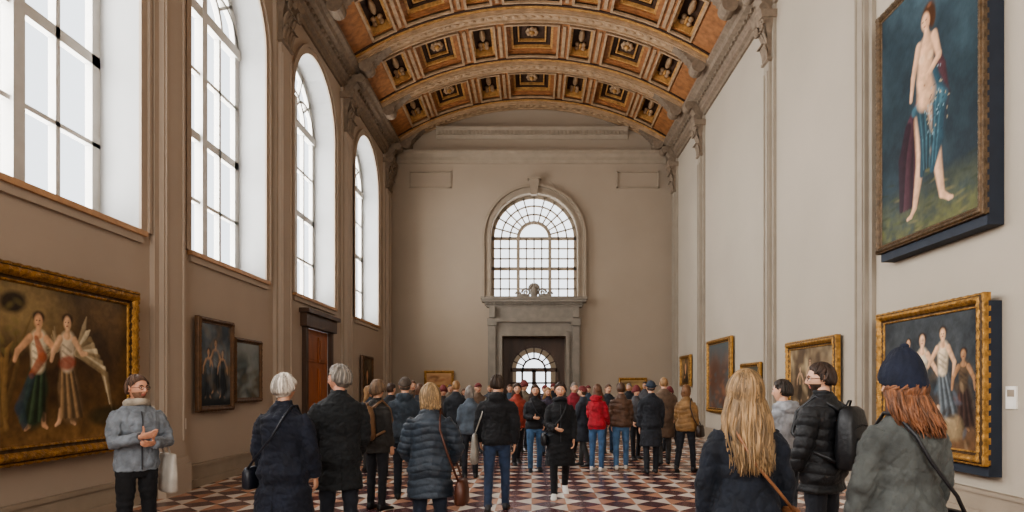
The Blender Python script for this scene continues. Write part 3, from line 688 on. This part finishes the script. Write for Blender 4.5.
def human(name, ix, d, yaw, H=1.72, fem=False, top='#22242a', bot='#23252c', shoe='#1a1a1c', hem=.82, bulk=.018, flare=.0,
          arms=((4, 8, 12, 2), (4, 8, 12, 2)), stride=0., hair='short', hc='#3a2a20', hy=0., hp=0., hat=None, hatc='#222222', skin='#c79a80',
          hood=False, collar=True, beard=False, glasses=False, puffer=0., scarf=None, near=0, lock=0, bag=None, seed=None, zip_=None, lean=0., hlen=None, hy0=0.):
    seed = int(ix*7+d*13) if seed is None else seed
    rs = np.random.RandomState(seed); sc = H/1.75
    X = (ix-CX)*d/F; body = MB(); mats = []
    def mi(m):
        if m not in mats: mats.append(m)
        return mats.index(m)
    vox = {2: .0085, 1: .012, 0: .018}[near]
    hipz = .9; J = []
    for s, sg in ((-1, 1), (1, -1)):
        a = stride*sg; k = (6 if sg > 0 else 22)*(min(1, abs(stride)/18)) if stride else 2
        if stride < 0: k = (22 if sg > 0 else 6)*(min(1, abs(stride)/18))
        hip = np.array([s*.088, 0, hipz]); kn = hip+.42*d2(a, 2, s); an = kn+.4*d2(a-k, 0, s); J.append((s, hip, kn, an, a-k))
    low = min(j[3][2] for j in J)-.08; dz = -low
    for j in J:
        for q in j[1:4]: q[2] += dz
    def up(P):
        P = np.array(P, float); P[..., 2] += dz
        if lean: P[..., 1] -= np.clip(P[..., 2]-.9, 0, 2)*lean
        return P
    parts = [loft([up(hring(z, a+.006, b_+.006, 0, cy, 20)) for z, a, b_, cy in ((.80, .11, .08, 0), (.86, .155, .105, .005), (.95, .17, .112, .008), (1.03, .15, .1, 0))])]
    for s, hip, kn, an, sh in J:
        m1_ = hip*.5+kn*.5; m2_ = kn*.6+an*.4
        parts.append(tube([hip+np.array([0, 0, .03]), m1_, kn, m2_, an*.96+kn*.04, an+np.array([0, 0, -.025])], [.092, .08, .062, .06, .052, .055], 14))
    v, f, n = remesh(parts, vox*1.1, 4)
    v = v+n*(snoise(v*np.array([1, 1, 2.4]), 28, seed)*.008)[:, None]
    body.add(v, f, mi(fab(bot)), True)
    for s, hip, kn, an, sh in J:
        pit = 0
        if an[2] > .085: pit = -math.asin(min(.75, (an[2]-.08)/.13))
        rg = []
        for yy, w_, zt in ((.068, .02, -.03), (.056, .033, .0), (.03, .037, .03), (-.01, .038, .025), (-.06, .042, -.012), (-.12, .048, -.034), (-.17, .044, -.048), (-.197, .024, -.06)):
            t = np.linspace(0, 2*pi, 14, endpoint=False); c_, s_ = np.cos(t), np.sin(t)
            zc = (zt-.08)/2; hh = (zt+.08)/2
            rg.append(np.stack([w_*np.sign(c_)*np.abs(c_)**.7, np.full(14, yy), zc+hh*np.sign(s_)*np.abs(s_)**.7], 1))
        v, f = loft(rg); v = rotx(v, -pit) if pit else v; v = rotz(v, s*.12)
        body.add(v+an, f, mi(mat('shoe_'+shoe.strip('#'), shoe, .5)), True)
    T = FB_T if fem else MB_T; tz = np.array([t[0] for t in T])
    def ti(z, k): return float(np.interp(z, tz, [t[k] for t in T]))
    rings = []
    zz = []
    if hem < .84: zz += list(np.linspace(hem, .80, max(2, int((.84-hem)/.12)+1)))
    zz += [z for z in tz if z > hem+.01]
    if hem >= .84: zz = [hem]+zz
    for z in zz:
        a, b_, cy = ti(z, 1), ti(z, 2), ti(z, 3); k = bulk
        if z < .84: a, b_ = .17+flare*(.9-z), .118+flare*(.9-z)+abs(stride)*.0012
        if z > 1.42: k = bulk*.6
        rings.append(up(hring(z, a+k, b_+k, 0, cy, 28, .92)))
    tp = [loft(rings)]
    if collar: tp.append(loft([up(hring(z, a, b_, 0, cy, 20)) for z, a, b_, cy in ((1.44, .08, .075, .012), (1.49, .074, .072, .01), (1.54, .072, .07, .008))]))
    if hood:
        tp.append((lambda vf: (up(vf[0]), vf[1]))(ellips((0, .1, 1.475), (.12, .065, .075)))); tp.append((lambda vf: (up(vf[0]), vf[1]))(tube([(-.09, -.03, 1.47), (-.105, .04, 1.5), (-.06, .1, 1.5), (.06, .1, 1.5), (.105, .04, 1.5), (.09, -.03, 1.47)], .032, 10)))
    shx = .152 if fem else .172; AR = []
    shx += max(0, bulk-.03)*.6
    for s, (fw_, out, eb, inw) in zip((-1, 1), arms):
        sh = up(np.array([s*shx, .004, 1.39])); el = sh+.285*d2(fw_, out, s); wr = el+.25*d2(fw_+eb, -inw, s)
        r0 = (.052 if fem else .06)+bulk*.8
        tp.append(tube([sh+np.array([-s*.03, 0, .0]), sh*.7+el*.3, sh*.3+el*.7, el, el*.5+wr*.5, wr*.97+el*.03], [r0*.95, r0*.97, r0*.86, r0*.8, r0*.74, r0*.66], 14))
        AR.append((s, sh, el, wr))
    v, f, n = remesh(tp, vox, 5)
    amp = .009 if near else .008
    fold = snoise(v*np.array([1, 1, 1.9]), 26, seed+1); fold = np.sign(fold)*np.abs(fold)**.8
    disp = fold*amp+snoise(v, 70, seed+2)*amp*.4
    if near and not puffer:   # sharp drapery creases
        q = np.array([.9, .9, 1.7])
        r1 = 1-np.abs(snoise(v*q, 34, seed+11, 5))*3.2; r2 = 1-np.abs(snoise(v*q[::-1], 30, seed+12, 5))*3.2
        disp = disp-.007*np.clip(r1, 0, 1)**2-.006*np.clip(r2, 0, 1)**2
    v = v+n*disp[:, None]
    if puffer:
        ph = np.abs(np.sin(pi*(v[:, 2]+.02*np.sin(v[:, 0]*14+seed))/puffer)); v = v+n*((ph**.45-.6)*.014+snoise(v, 45, seed+3)*.003)[:, None]
    fm = np.full(len(f), mi(fab(top, .62 if puffer else .85)))
    body.add(v, f, fm, True)
    if near and not puffer and not zip_ and hem < .7:
        zs_ = np.linspace(hem+.01, 1.0, 10)
        body.add(*tube(up([(0, (.118+flare*(.9-min(z, .9))+abs(stride)*.0012 if z < .84 else ti(z, 2)+ti(z, 3))+bulk-.002, z) for z in zs_]), .004, 5), m=mi(fab(shade(top, .5))))
    if zip_:
        zs_ = np.linspace(max(hem, .84)+.02, 1.42, 14); pts = [(0, ti(max(z, .84), 3)-ti(max(z, .84), 2)-bulk-.004, z) for z in zs_]
        body.add(*tube(up(pts), .006, 5), m=mi(mat('zip_'+zip_, '#'+zip_, .6)))
    for s, sh, el, wr in AR:
        v = HAND[0].copy()
        if s < 0: v[:, 0] *= -1
        dr = Vector((wr-el).tolist()).normalized(); q = Vector((0, 0, -1)).rotation_difference(dr)
        Mx = np.array(q.to_matrix()); v = v@Mx.T*(.93 if fem else 1.0)+wr
        body.add(v, HAND[1], mi(skinm(skin)), True)
    v, f = tube(up([(0, .02, 1.42), (0, .012, 1.49), (0, -.0, 1.56), (0, -.01, 1.62)]), [.062, .054 if not fem else .047, .052 if not fem else .045, .05], 16)
    body.add(v, f, mi(skinm(skin)), True)
    hc0 = up(np.array([0, -.018, 1.633])); hs = 1.0 if not fem else .96
    hyr = math.radians(hy)
    def hx(P): return rotz(rotx(np.asarray(P, float)*hs, math.radians(hp)), hyr)+hc0
    def hadd(vf, m): body.add(hx(vf[0]), vf[1], m, True)
    nu, nv = (64, 48) if near else (40, 30)
    rows = head_grid(nu, nv); hv, hf = loft(rows)
    msk = skinm(skin); iS = mi(msk); fmi = np.full(len(hf), iS)
    cen = np.array([hv[list(q)].mean(0) for q in hf])
    lipi = mi(mat('lips', '#a8645a', .45)); lip = (np.abs(cen[:, 0]) < .024-.3*np.abs(cen[:, 2]+.063)) & (np.abs(cen[:, 2]+.063) < .009) & (cen[:, 1] < -.06); fmi[lip] = lipi
    if beard:
        bi = mi(hairm(beard if isinstance(beard, str) else hc)); bm_ = (cen[:, 2] < -.035) & (cen[:, 1] < .0) & ~lip & ~((np.abs(cen[:, 0]) < .02) & (cen[:, 2] > -.05)); fmi[bm_] = bi
    body.add(hx(hv), hf, fmi, True)
    ew = mi(mat('eye_white', '#d8d4ce', .3)); ei = mi(mat('eye_iris', '#2a1d14', .2)); ih = mi(hairm(hc)); tones = [ih, mi(hairm(shade(hc, .78))), mi(hairm(shade(hc, 1.14)))]
    for s in (-1, 1):
        hadd(ellips((s*.031, -.0735, .003), (.0115, .010, .0085), 12, 8), ew)
        hadd(ellips((s*.031, -.0815, .003), (.005, .003, .005), 8, 6), ei)
        hadd(tube([(s*.016, -.088, .020), (s*.032, -.087, .026), (s*.048, -.076, .020)], [.003, .0038, .002], 6), tones[1])
        hadd(tube([(s*.018, -.083, .010), (s*.031, -.086, .0135), (s*.044, -.079, .009)], [.002, .0028, .002], 6), iS)
        v, f = ellips((0, 0, 0), (.006, .018, .031), 12, 8); v = rotz(v, s*.35); hadd((v+np.array([s*.08, .012, -.004]), f), iS)
        t = np.linspace(-.5*pi, 1.2*pi, 12); hadd(tube(np.stack([s*(.082+.004*np.sin(t)), .012+.017*np.cos(t), -.002+.028*np.sin(t)], 1), .0045, 5), iS)
    if glasses:
        ig = mi(mat('glasses_frame', '#1a1a1a', .3))
        for s in (-1, 1):
            t = np.linspace(0, 2*pi, 14); hadd(tube(np.stack([s*.032+.023*np.cos(t), np.full(14, -.097)+.006*np.abs(np.cos(t)), .002+.017*np.sin(t)], 1), .0022, 5), ig)
            hadd(tube([(s*.055, -.092, .006), (s*.078, -.04, .006), (s*.083, .015, .004)], .002, 5), ig)
        hadd(tube([(-.01, -.1, .006), (.01, -.1, .006)], .002, 5), ig)
    thick = {'short': .011, 'bob': .022, 'long': .02, 'bun': .018, 'curly': .034, 'bald': .004, 'full': .017}[hair]
    m = hairmask(hv, {'full': .018, 'bob': .03, 'long': .03}.get(hair, 0))
    zlh = np.interp(hv[:, 1], [-.09, 0, .1], [.045, .02, -.015])
    if hat: m = m*np.clip((zlh+.01-hv[:, 2])/.02, 0, 1)
    if hair == 'bald': m = m*np.clip((.055-hv[:, 2])/.02, 0, 1)
    dirn = hv/np.linalg.norm(hv, axis=1, keepdims=True)
    nz_ = snoise(hv, 90, seed+5)*(.006 if hair != 'curly' else .012)+snoise(hv, 200, seed+6)*.003
    sidek = np.clip((hv[:, 2]+.02)/.07, .45, 1) if hair == 'short' else 1
    hv2 = hv+dirn*((thick*sidek+nz_*.8)*m-.007*(1-m))[:, None]; hv2[:, 2] += .5*thick*m*(hv[:, 2] > .04)
    body.add(hx(hv2), hf, ih, True)
    if hair in ('long', 'bob'):
        ze = hlen or {'long': -.33, 'bob': -.135}[hair]; rg = []
        if hlen and hair == 'long': ze = hlen*.86
        z_top = -.03 if hat else .03
        for i in range(13):
            t = i/12; z = z_top+(ze-z_top)*t
            a = np.interp(t, [0, .2, .5, .8, 1], [.086, .1, .135, .12, .06] if hair == 'long' else [.086, .096, .1, .085, .06]); b_ = np.interp(t, [0, .3, 1], [.075, .065, .03]); cy = np.interp(t, [0, .4, 1], [.03, .045, .12 if hair == 'long' else .05])
            if hy0: cy += hy0*t
            rg.append(hring(z, a, b_, 0, cy, 28))
        v, f = loft(rg); v = v+(np.stack([snoise(v, 60, seed+8), snoise(v, 60, seed+9), 0*v[:, 0]], 1))*.01
        hadd((v, f), ih)
    if hair == 'bun': hadd(ellips((0, .1, .06), (.045, .04, .045)), ih)
    if lock:
        zend = hlen or {'long': -.36, 'bob': -.14, 'full': -.07, 'short': -.06, 'curly': -.08, 'bun': -.05, 'bald': -.05}[hair]
        for k in range(lock):
            az = rs.uniform(-2.1, 2.1); p0 = rs.uniform(.05, .9); pts = []
            if hat: p0 = rs.uniform(1.5, 1.7)
            lim = 1.75 if abs(az) > 1.3 else 1.95
            if abs(az) > 1.7 and hair in ('short', 'full'): lim = 1.3
            off = rs.uniform(-.002, .009)+thick*(.8 if hair != 'short' else .7); a0, b0, c0 = .079+off, .104+off, .119+off
            tw = rs.uniform(-.25, .25)
            for i in range(8):
                pl = p0+(lim-p0)*i/7; aa = az*(.75+.25*i/7)+tw*math.sin(i/7*3); pts.append((a0*math.sin(pl)*math.sin(aa), b0*math.sin(pl)*math.cos(aa)*(1 if math.cos(aa) > 0 else .9), c0*math.cos(pl)))
            if zend < -.1:
                x_, y_, z_ = pts[-1]; ph = rs.rand()*6; wv = rs.uniform(.003, .012); ze = zend*rs.uniform(.78, 1.04); tx = x_*rs.uniform(.9, 1.35); ty = .06+.1*math.cos(az)+rs.uniform(-.01, .02)+hy0; fq = rs.uniform(7, 11)
                if hair == 'bob': tx, ty = x_*1.0, y_*.85; wv *= .6
                for i in range(1, 15):
                    t = i/14; bul = 1+(.3*math.sin(pi*min(1, t*1.15)) if hair == 'long' else 0)
                    pts.append(((x_+(tx-x_)*t)*bul+wv*t**.4*math.sin(ph+t*fq), y_+(ty-y_)*t+wv*.6*math.cos(ph+t*fq), z_+(ze-z_)*t))
            rr = rs.uniform(.005, .010)*np.interp(np.linspace(0, 1, len(pts)), [0, .15, .8, 1], [.4, 1, .9, .15])
            hadd(tube(pts, rr, 5), tones[rs.randint(0, 3)])
    if hat:
        hm = mi(fab(hatc)); m = np.clip((hv[:, 2]-zlh)/.012, 0, 1)
        if hat == 'beanie':
            az_ = np.arctan2(hv[:, 0], hv[:, 1]); tall = .07 if near == 2 else .03
            rib = .003*np.sin(az_*30)
            lowm = np.clip((hv[:, 2]-zlh+.045)/.012, 0, 1)
            band = np.clip(1-np.abs(hv[:, 2]-zlh+.005)/.038, 0, 1)**.4
            h2 = hv+dirn*((.024+.009*band+rib)*lowm-.008*(1-lowm))[:, None]; h2[:, 2] += np.clip(hv[:, 2]/.11, 0, 1)**1.1*tall
            body.add(hx(h2), hf, hm, True)
            if near == 2: hadd(ellips((0, .01, .143+tall), (.024, .024, .018)), hm)
        else:
            h2 = hv+dirn*(.026*m-.008*(1-m))[:, None]; body.add(hx(h2), hf, hm, True)
            if hat == 'cap': v, f = loft([hring(z, a, b_, 0, -.09, 20) for z, a, b_ in ((.045, .06, .07), (.05, .062, .075), (.056, .055, .06))])
            else: v, f = loft([hring(z, a, a*1.1, 0, .0, 28) for z, a in ((.03, .125), (.034, .132), (.042, .13), (.05, .1))])
            hadd((v, f), hm)
    if scarf:
        t = np.linspace(0, 2*pi, 22); v, f = tube(up(np.stack([.082*np.sin(t), .01+.08*np.cos(t), 1.5+.012*np.cos(t*2)], 1)), .036, 10)
        v = v+snoise(v, 60, seed+4)[:, None]*.006; body.add(v, f, mi(fab(scarf)), True)
    for bb in body.V: bb *= sc
    o = body.obj(name, mats, (X, d, 0), (0, 0, math.radians(yaw)))
    if bag:
        for bg in bag:
            kind, side, col = bg[:3]; g = MB(); m0 = mat('leather_'+col.strip('#'), col, .45, 0, 10, .15, .2, 40); md = mat('bag_hardware', '#b09050', .3, .9)
            s, sh, el, wr = AR[0 if side < 0 else 1]
            if kind == 'hand':
                c = wr+np.array([0, 0, -.34]); g.add(*loft([hring(c[2]-.14+z, a, b_, c[0], c[1], 20, .6) for z, a, b_ in ((0, .06, .13), (.02, .075, .16), (.15, .065, .15), (.23, .045, .135), (.24, .03, .12))]), smooth=True)
                for q in (-.02, .02): g.add(*tube([(c[0]+q, c[1]-.08, c[2]+.09), (c[0]+q*.6, c[1]-.05, c[2]+.2), (wr[0], wr[1], wr[2]-.085), (c[0]+q*.6, c[1]+.05, c[2]+.2), (c[0]+q, c[1]+.08, c[2]+.09)], .008, 6), smooth=True)
            elif kind == 'shoulder':
                bx = s*(.235+bulk+flare*.2); zc = bg[3] if len(bg) > 3 else .86
                g.add(*loft([up(hring(zc-.13+z, a, b_, bx+s*.03, .03, 20, .6)) for z, a, b_ in ((0, .05, .14), (.02, .065, .165), (.14, .06, .16), (.22, .045, .14), (.24, .03, .12))]), smooth=True)
                zt = 1.455 if not fem else 1.435
                yb_ = .135+bulk; xx = s*.11
                st = up([(bx+s*.02, .14, zc+.08), (s*.2, yb_, 1.1), (xx+s*.02, yb_-.005, 1.32), (xx, .075, zt), (xx, .01, zt+.035+bulk), (xx, -.07, zt-.01), (xx+s*.02, -yb_, 1.28), (s*.2, -yb_, 1.08), (bx+s*.02, -.08, zc+.08)])
                g.add(*tube(st, .011, 6), smooth=True)
            elif kind == 'cross':
                bx = s*(.215+bulk); zc = .9; yb_ = .135+bulk
                g.add(*loft([up(hring(zc-.1+z, a, b_, bx, .02, 20, .6)) for z, a, b_ in ((0, .04, .11), (.02, .05, .13), (.14, .048, .13), (.18, .03, .11))]), smooth=True)
                st = up([(bx, .12, zc+.06), (s*.14, yb_+.005, 1.08), (0, yb_+.0, 1.25), (-s*.07, yb_-.02, 1.38), (-s*.1, .06, 1.46+bulk*.6), (-s*.1, -.03, 1.465+bulk*.6), (-s*.07, -yb_, 1.36), (0, -yb_-.02, 1.22), (s*.14, -yb_, 1.06), (bx, -.08, zc+.06)])
                g.add(*tube(st, .01, 6), smooth=True)
            elif kind == 'back':
                y0 = .125+bulk
                g.add(*loft([up(hring(z, a, b_, 0, y0+.065, 28, .6)) for z, a, b_ in ((.96, .11, .05), (.98, .14, .075), (1.1, .15, .088), (1.3, .14, .078), (1.4, .11, .06), (1.43, .06, .03))]), smooth=True)
                g.add(*loft([up(hring(z, a, b_, 0, y0+.145, 24, .6)) for z, a, b_ in ((1.0, .08, .02), (1.01, .1, .032), (1.16, .1, .032), (1.2, .08, .018))]), smooth=True)
                g.add(*tube(up([(-.12, y0+.1, 1.24), (-.09, y0+.15, 1.28), (0, y0+.155, 1.3), (.09, y0+.15, 1.28), (.12, y0+.1, 1.24)]), .004, 6), smooth=True)
                for q in (-1, 1):
                    g.add(*tube(up([(q*.09, y0+.02, 1.0), (q*.17, y0-.03, 1.05), (q*.17, -.03, 1.1), (q*.13, -.13-bulk, 1.22), (q*.1, -.11-bulk, 1.38), (q*.095, .0, 1.465+bulk), (q*.08, y0+.01, 1.4)]), .018, 8), smooth=True)
                g.add(*tube(up([(-.03, y0+.03, 1.42), (-.02, y0+.05, 1.47), (.02, y0+.05, 1.47), (.03, y0+.03, 1.42)]), .008, 6), smooth=True)
            elif kind == 'tote':
                bx = s*(.25+bulk)
                g.add(*loft([up(hring(z, a, b_, bx, .02, 22, .5)) for z, a, b_ in ((.62, .03, .13), (.64, .05, .16), (.8, .045, .165), (.98, .03, .17), (1.0, .02, .17))]), smooth=True)
                for q in (-.01, .02): g.add(*tube(up([(bx, -.06, .98), (s*.19, -.05, 1.25), (s*.14, .0+q, 1.46), (s*.19, .09, 1.25), (bx, .1, .98)]), .009, 6), smooth=True)
            for bb in g.V: bb *= sc
            g.obj({'hand': 'handbag', 'shoulder': 'shoulder_bag', 'cross': 'crossbody_bag', 'back': 'backpack', 'tote': 'tote_bag'}[kind], [m0, md], parent=o)
    return o

# --- foreground left
human('man_in_grey_jacket', 137, 5.8, 50, 1.71, top='#747b83', bot='#15161a', hem=.86, bulk=.026, hair='short', hc='#5a4437', hy=22, hp=-4, skin='#cf9a80', near=2, lock=90,
      arms=((24, 12, 84, 44), (16, 14, 74, 48)), glasses=True, beard='#80604e', zip_='3a3d42', bag=[('tote', 1, '#b5b0a8')], scarf='#a39a8c')
human('woman_in_navy_coat', 284, 5.15, 172, 1.71, True, top='#0f1524', bot='#101116', hem=.58, bulk=.045, flare=.12, hair='full', hc='#b8b0a6', hy=-12, near=2, lock=200,
      arms=((4, 16, 18, 4), (2, 14, 20, 2)), bag=[('hand', 1, '#0d1119'), ('cross', 1, '#191d27')], collar=True)
human('man_in_black_jacket', 339, 5.75, 205, 1.80, top='#15181b', bot='#1b1f28', hem=.66, bulk=.034, hair='full', hc='#7b746c', hy=52, near=2, lock=180,
      arms=((8, 10, 40, 4), (2, 12, 30, 8)), skin='#c08d76')
human('woman_in_quilted_jacket', 430, 5.75, 178, 1.63, True, top='#252f3a', bot='#1a2230', hem=.66, bulk=.044, flare=.05, hair='bob', hc='#8f7656', hy=-8, near=2, lock=240, puffer=.07,
      arms=((8, 22, 40, 22), (6, 20, 34, 16)), bag=[('shoulder', -1, '#4a2617', .72)])
# --- foreground right
human('woman_in_navy_jacket', 746, 3.5, 176, 1.69, True, top='#0e1521', bot='#101218', hem=.7, bulk=.026, flare=.05, hair='long', hc='#82694a', hy=8, near=2, lock=640, hlen=-.47,
      arms=((4, 16, 10, 0), (4, 16, 10, 0)), bag=[('cross', -1, '#7a5236')], hy0=.03)
human('woman_in_blue_beanie', 905, 3.25, 190, 1.73, True, top='#474a48', bot='#22242a', hem=.6, bulk=.04, flare=.06, hair='long', hc='#70482f', hy=28, near=2, lock=520, hlen=-.27, hat='beanie', hatc='#0e1629',
      arms=((6, 15, 14, 2), (6, 15, 14, 2)), hood=False, bag=[('cross', -1, '#1b1c20')], hy0=.03)
human('man_in_black_puffer_jacket', 822, 4.95, 218, 1.79, top='#101216', bot='#1b1e26', hem=.78, bulk=.036, hair='short', hc='#35261d', hy=38, near=2, lock=180, puffer=.085, beard='#3a2a22', glasses=True,
      arms=((6, 12, 26, 4), (6, 12, 26, 4)), bag=[('back', 1, '#14161a')])
human('woman_in_light_hooded_jacket', 783, 6.2, 200, 1.68, True, top='#8a8c90', bot='#3a3f48', hem=.8, bulk=.03, hair='short', hc='#2f2620', hy=30, near=1, lock=80, hood=True)
# --- middle
human('man_in_black_hoodie', 497, 8.2, 180, 1.77, top='#121317', bot='#2a3850', shoe='#2b2b2e', hem=.86, bulk=.034, hair='short', hc='#3a2c22', near=1, lock=60, hood=True, stride=10,
      arms=((-6, 14, 16, 4), (8, 14, 18, 4)), bag=[('tote', 1, '#8e8a82')])
human('woman_in_black_coat', 560, 9.3, 2, 1.70, True, top='#121317', bot='#121318', shoe='#d8d6d2', hem=.50, bulk=.026, flare=.1, hair='full', hc='#2a1d16', near=1, lock=60, stride=16, skin='#c99a7e',
      arms=((16, 10, 60, 30), (4, 12, 20, 3)), scarf='#1a1b20', bag=[('cross', -1, '#15161a')], zip_='2a2a2e')
human('woman_in_black_jacket', 535, 12.1, 8, 1.66, True, top='#1a1b20', bot='#3f5c7c', shoe='#24252a', hem=.86, bulk=.03, hair='long', hc='#3c2a20', near=1, arms=((14, 10, 70, 35), (6, 10, 40, 10)), stride=5, bag=[('cross', 1, '#22232a')])
human('woman_in_red_jacket', 597, 12.2, 150, 1.66, True, top='#941f2a', bot='#3d5a7c', shoe='#cfcac4', hem=.84, bulk=.028, hair='long', hc='#5a3a26', near=1, hood=True, arms=((8, 10, 40, 10), (8, 10, 60, 20)), hy=40)
human('person_in_brown_jacket', 621, 12.4, 176, 1.70, True, top='#553c2c', bot='#45617f', shoe='#b9b4ac', hem=.86, bulk=.034, hair='full', hc='#4a3424', near=1, stride=4, puffer=.12)
human('man_in_dark_coat', 651, 11.8, 184, 1.72, top='#20232a', bot='#1d2026', shoe='#17171a', hem=.52, bulk=.03, flare=.06, hair='short', hc='#3a332d', near=1, hat='brim', hatc='#2b3440', stride=4)
human('woman_in_tan_sweater', 686, 12.0, 150, 1.66, True, top='#80603a', bot='#1c1e25', shoe='#1a1a1e', hem=.84, bulk=.03, hair='bob', hc='#6a4a30', near=1, stride=14, puffer=.09, bag=[('shoulder', -1, '#2a1c14')])
human('man_in_slate_jacket', 405, 9.1, 186, 1.74, top='#2f3841', bot='#20242c', hem=.82, bulk=.036, hair='short', hc='#4a4038', near=1, hat='cap', hatc='#4a4038', hood=True)
human('woman_with_tan_backpack', 377, 8.3, 150, 1.68, True, top='#2a2826', bot='#1e2026', hem=.78, bulk=.034, hair='curly', hc='#6a5542', near=1, lock=90, bag=[('back', 1, '#6a4f38')])
cols = ['#1d2026', '#2b2f38', '#3a3634', '#22262c', '#4a4a4e', '#5c4a3c', '#1a1c22', '#394654', '#6a5f52', '#2a2230']
hcs = ['#3a2a20', '#5a4030', '#2a201a', '#8a6a48', '#77706a', '#4a3424']
crowd = [(391, 11.5, 185, 0), (419, 12.6, 170, 1), (443, 14.0, 20, 1), (456, 12.8, 178, 0), (470, 11.2, 190, 1), (478, 15.5, 10, 0), (517, 13.2, 15, 1), (510, 17.5, 0, 0), (524, 16.0, 0, 0),
         (548, 15.2, 350, 1), (574, 14.2, 10, 0), (583, 12.9, 240, 1), (562, 18.0, 5, 1), (608, 15.5, 10, 0), (636, 14.2, 20, 1), (664, 13.2, 172, 0), (629, 18.5, 0, 0), (588, 19.5, 0, 1), (450, 18.6, 30, 0),
         (464, 20.5, 5, 1), (432, 17.0, 40, 1), (490, 20.0, 0, 0), (538, 21.0, 180, 1), (553, 20.3, 5, 0), (645, 20.5, 350, 0), (412, 15.2, 60, 0), (670, 16.0, 330, 1), (368, 12.0, 120, 1), (500, 15.0, 10, 1), (545, 17.2, 0, 0)]
for k, (ix, d, yw, fem) in enumerate(crowd):
    tc_ = cols[k % len(cols)]
    if k == 10: tc_ = '#7a2430'
    if k == 4: tc_ = '#4c5661'
    if k == 6: tc_ = '#8a3a2c'
    human(('woman_visitor' if fem else 'man_visitor'), ix, d, yw+R.uniform(-15, 15), R.uniform(1.56, 1.70) if fem else R.uniform(1.66, 1.82), bool(fem), top=tc_,
          bot=['#22252c', '#31435a', '#1c1d22', '#3b3a3a'][k % 4], hem=[.84, .55, .8, .86][(k*3) % 4], bulk=.03, flare=.05, hair=(['long', 'bob', 'full'][k % 3] if fem else 'short'), hc=hcs[k % 6],
          hat=(None, None, 'beanie', None, None, 'cap')[k % 6], hatc=['#20242c', '#4a4440', '#6a3030'][k % 3], stride=R.choice([0, 4, 8, 12]), hy=R.uniform(-30, 30),
          arms=((R.uniform(-5, 15), R.uniform(6, 14), R.uniform(8, 60), R.uniform(2, 20)), (R.uniform(-5, 15), R.uniform(6, 14), R.uniform(8, 60), R.uniform(2, 20))))

# ------------------------------------------------------------ lights
def area(name, loc, rot, sx, sy, power, col):
    l = bpy.data.lights.new(name, 'AREA'); l.shape = 'RECTANGLE'; l.size = sx; l.size_y = sy; l.energy = power; l.color = col
    o = bpy.data.objects.new(name, l); bpy.context.scene.collection.objects.link(o); o.location = loc; o.rotation_euler = rot; return o
for i, (a, c) in enumerate(WIN):
    area('daylight_window_%d' % (i+1), (-HW-.95, (a+c)/2, (ZS+ZT)/2+.1), (0, -pi/2, 0), ZT-ZS+.8, c-a+.5, 860, (1, .98, .95))
area('daylight_window_back', (DC, YB+.95, 7.1), (-pi/2, 0, 0), 3.9, 4.6, 320, (1, .99, .98))
area('daylight_window_front', (0, Y0-.7, 6.6), (pi/2, 0, 0), 6.5, 7.4, 1500, (1, .95, .88))  # added fill light behind the camera, for the near side of the visitors
area('passage_lamp', (.1, 29, 4.15), (0, 0, 0), 1.5, 3, 70, (1, .88, .74))  # added warm fill so the passage end wall reads beige through the door
for s in (-1, 1):
    area('cornice_uplight_'+('left' if s < 0 else 'right'), (s*5.1, 9, 11.16), (0, pi-s*.75, 0), .12, 30, 330, (1, .82, .62))  # unseen warm strips added to stand in for the bounce glow on the vault
w = bpy.data.worlds.new('sky'); bpy.context.scene.world = w; w.use_nodes = True
w.node_tree.nodes['Background'].inputs['Color'].default_value = (.9, .95, 1, 1); w.node_tree.nodes['Background'].inputs['Strength'].default_value = 2.0

cam = bpy.data.cameras.new('camera'); co = bpy.data.objects.new('camera', cam); bpy.context.scene.collection.objects.link(co)
co.location = (0, 0, 1.6); co.rotation_euler = (pi/2, 0, 0); cam.sensor_width = 36; cam.lens = F/1024*36
cam.shift_x = -(CX-512)/1024; cam.shift_y = (388-256)/1024; cam.clip_start = .05
bpy.context.scene.camera = co
sc_ = bpy.context.scene
sc_.view_settings.view_transform = 'AgX'
try: sc_.view_settings.look = 'AgX - Medium High Contrast'
except Exception as e: print(e)
sc_.view_settings.exposure = .1
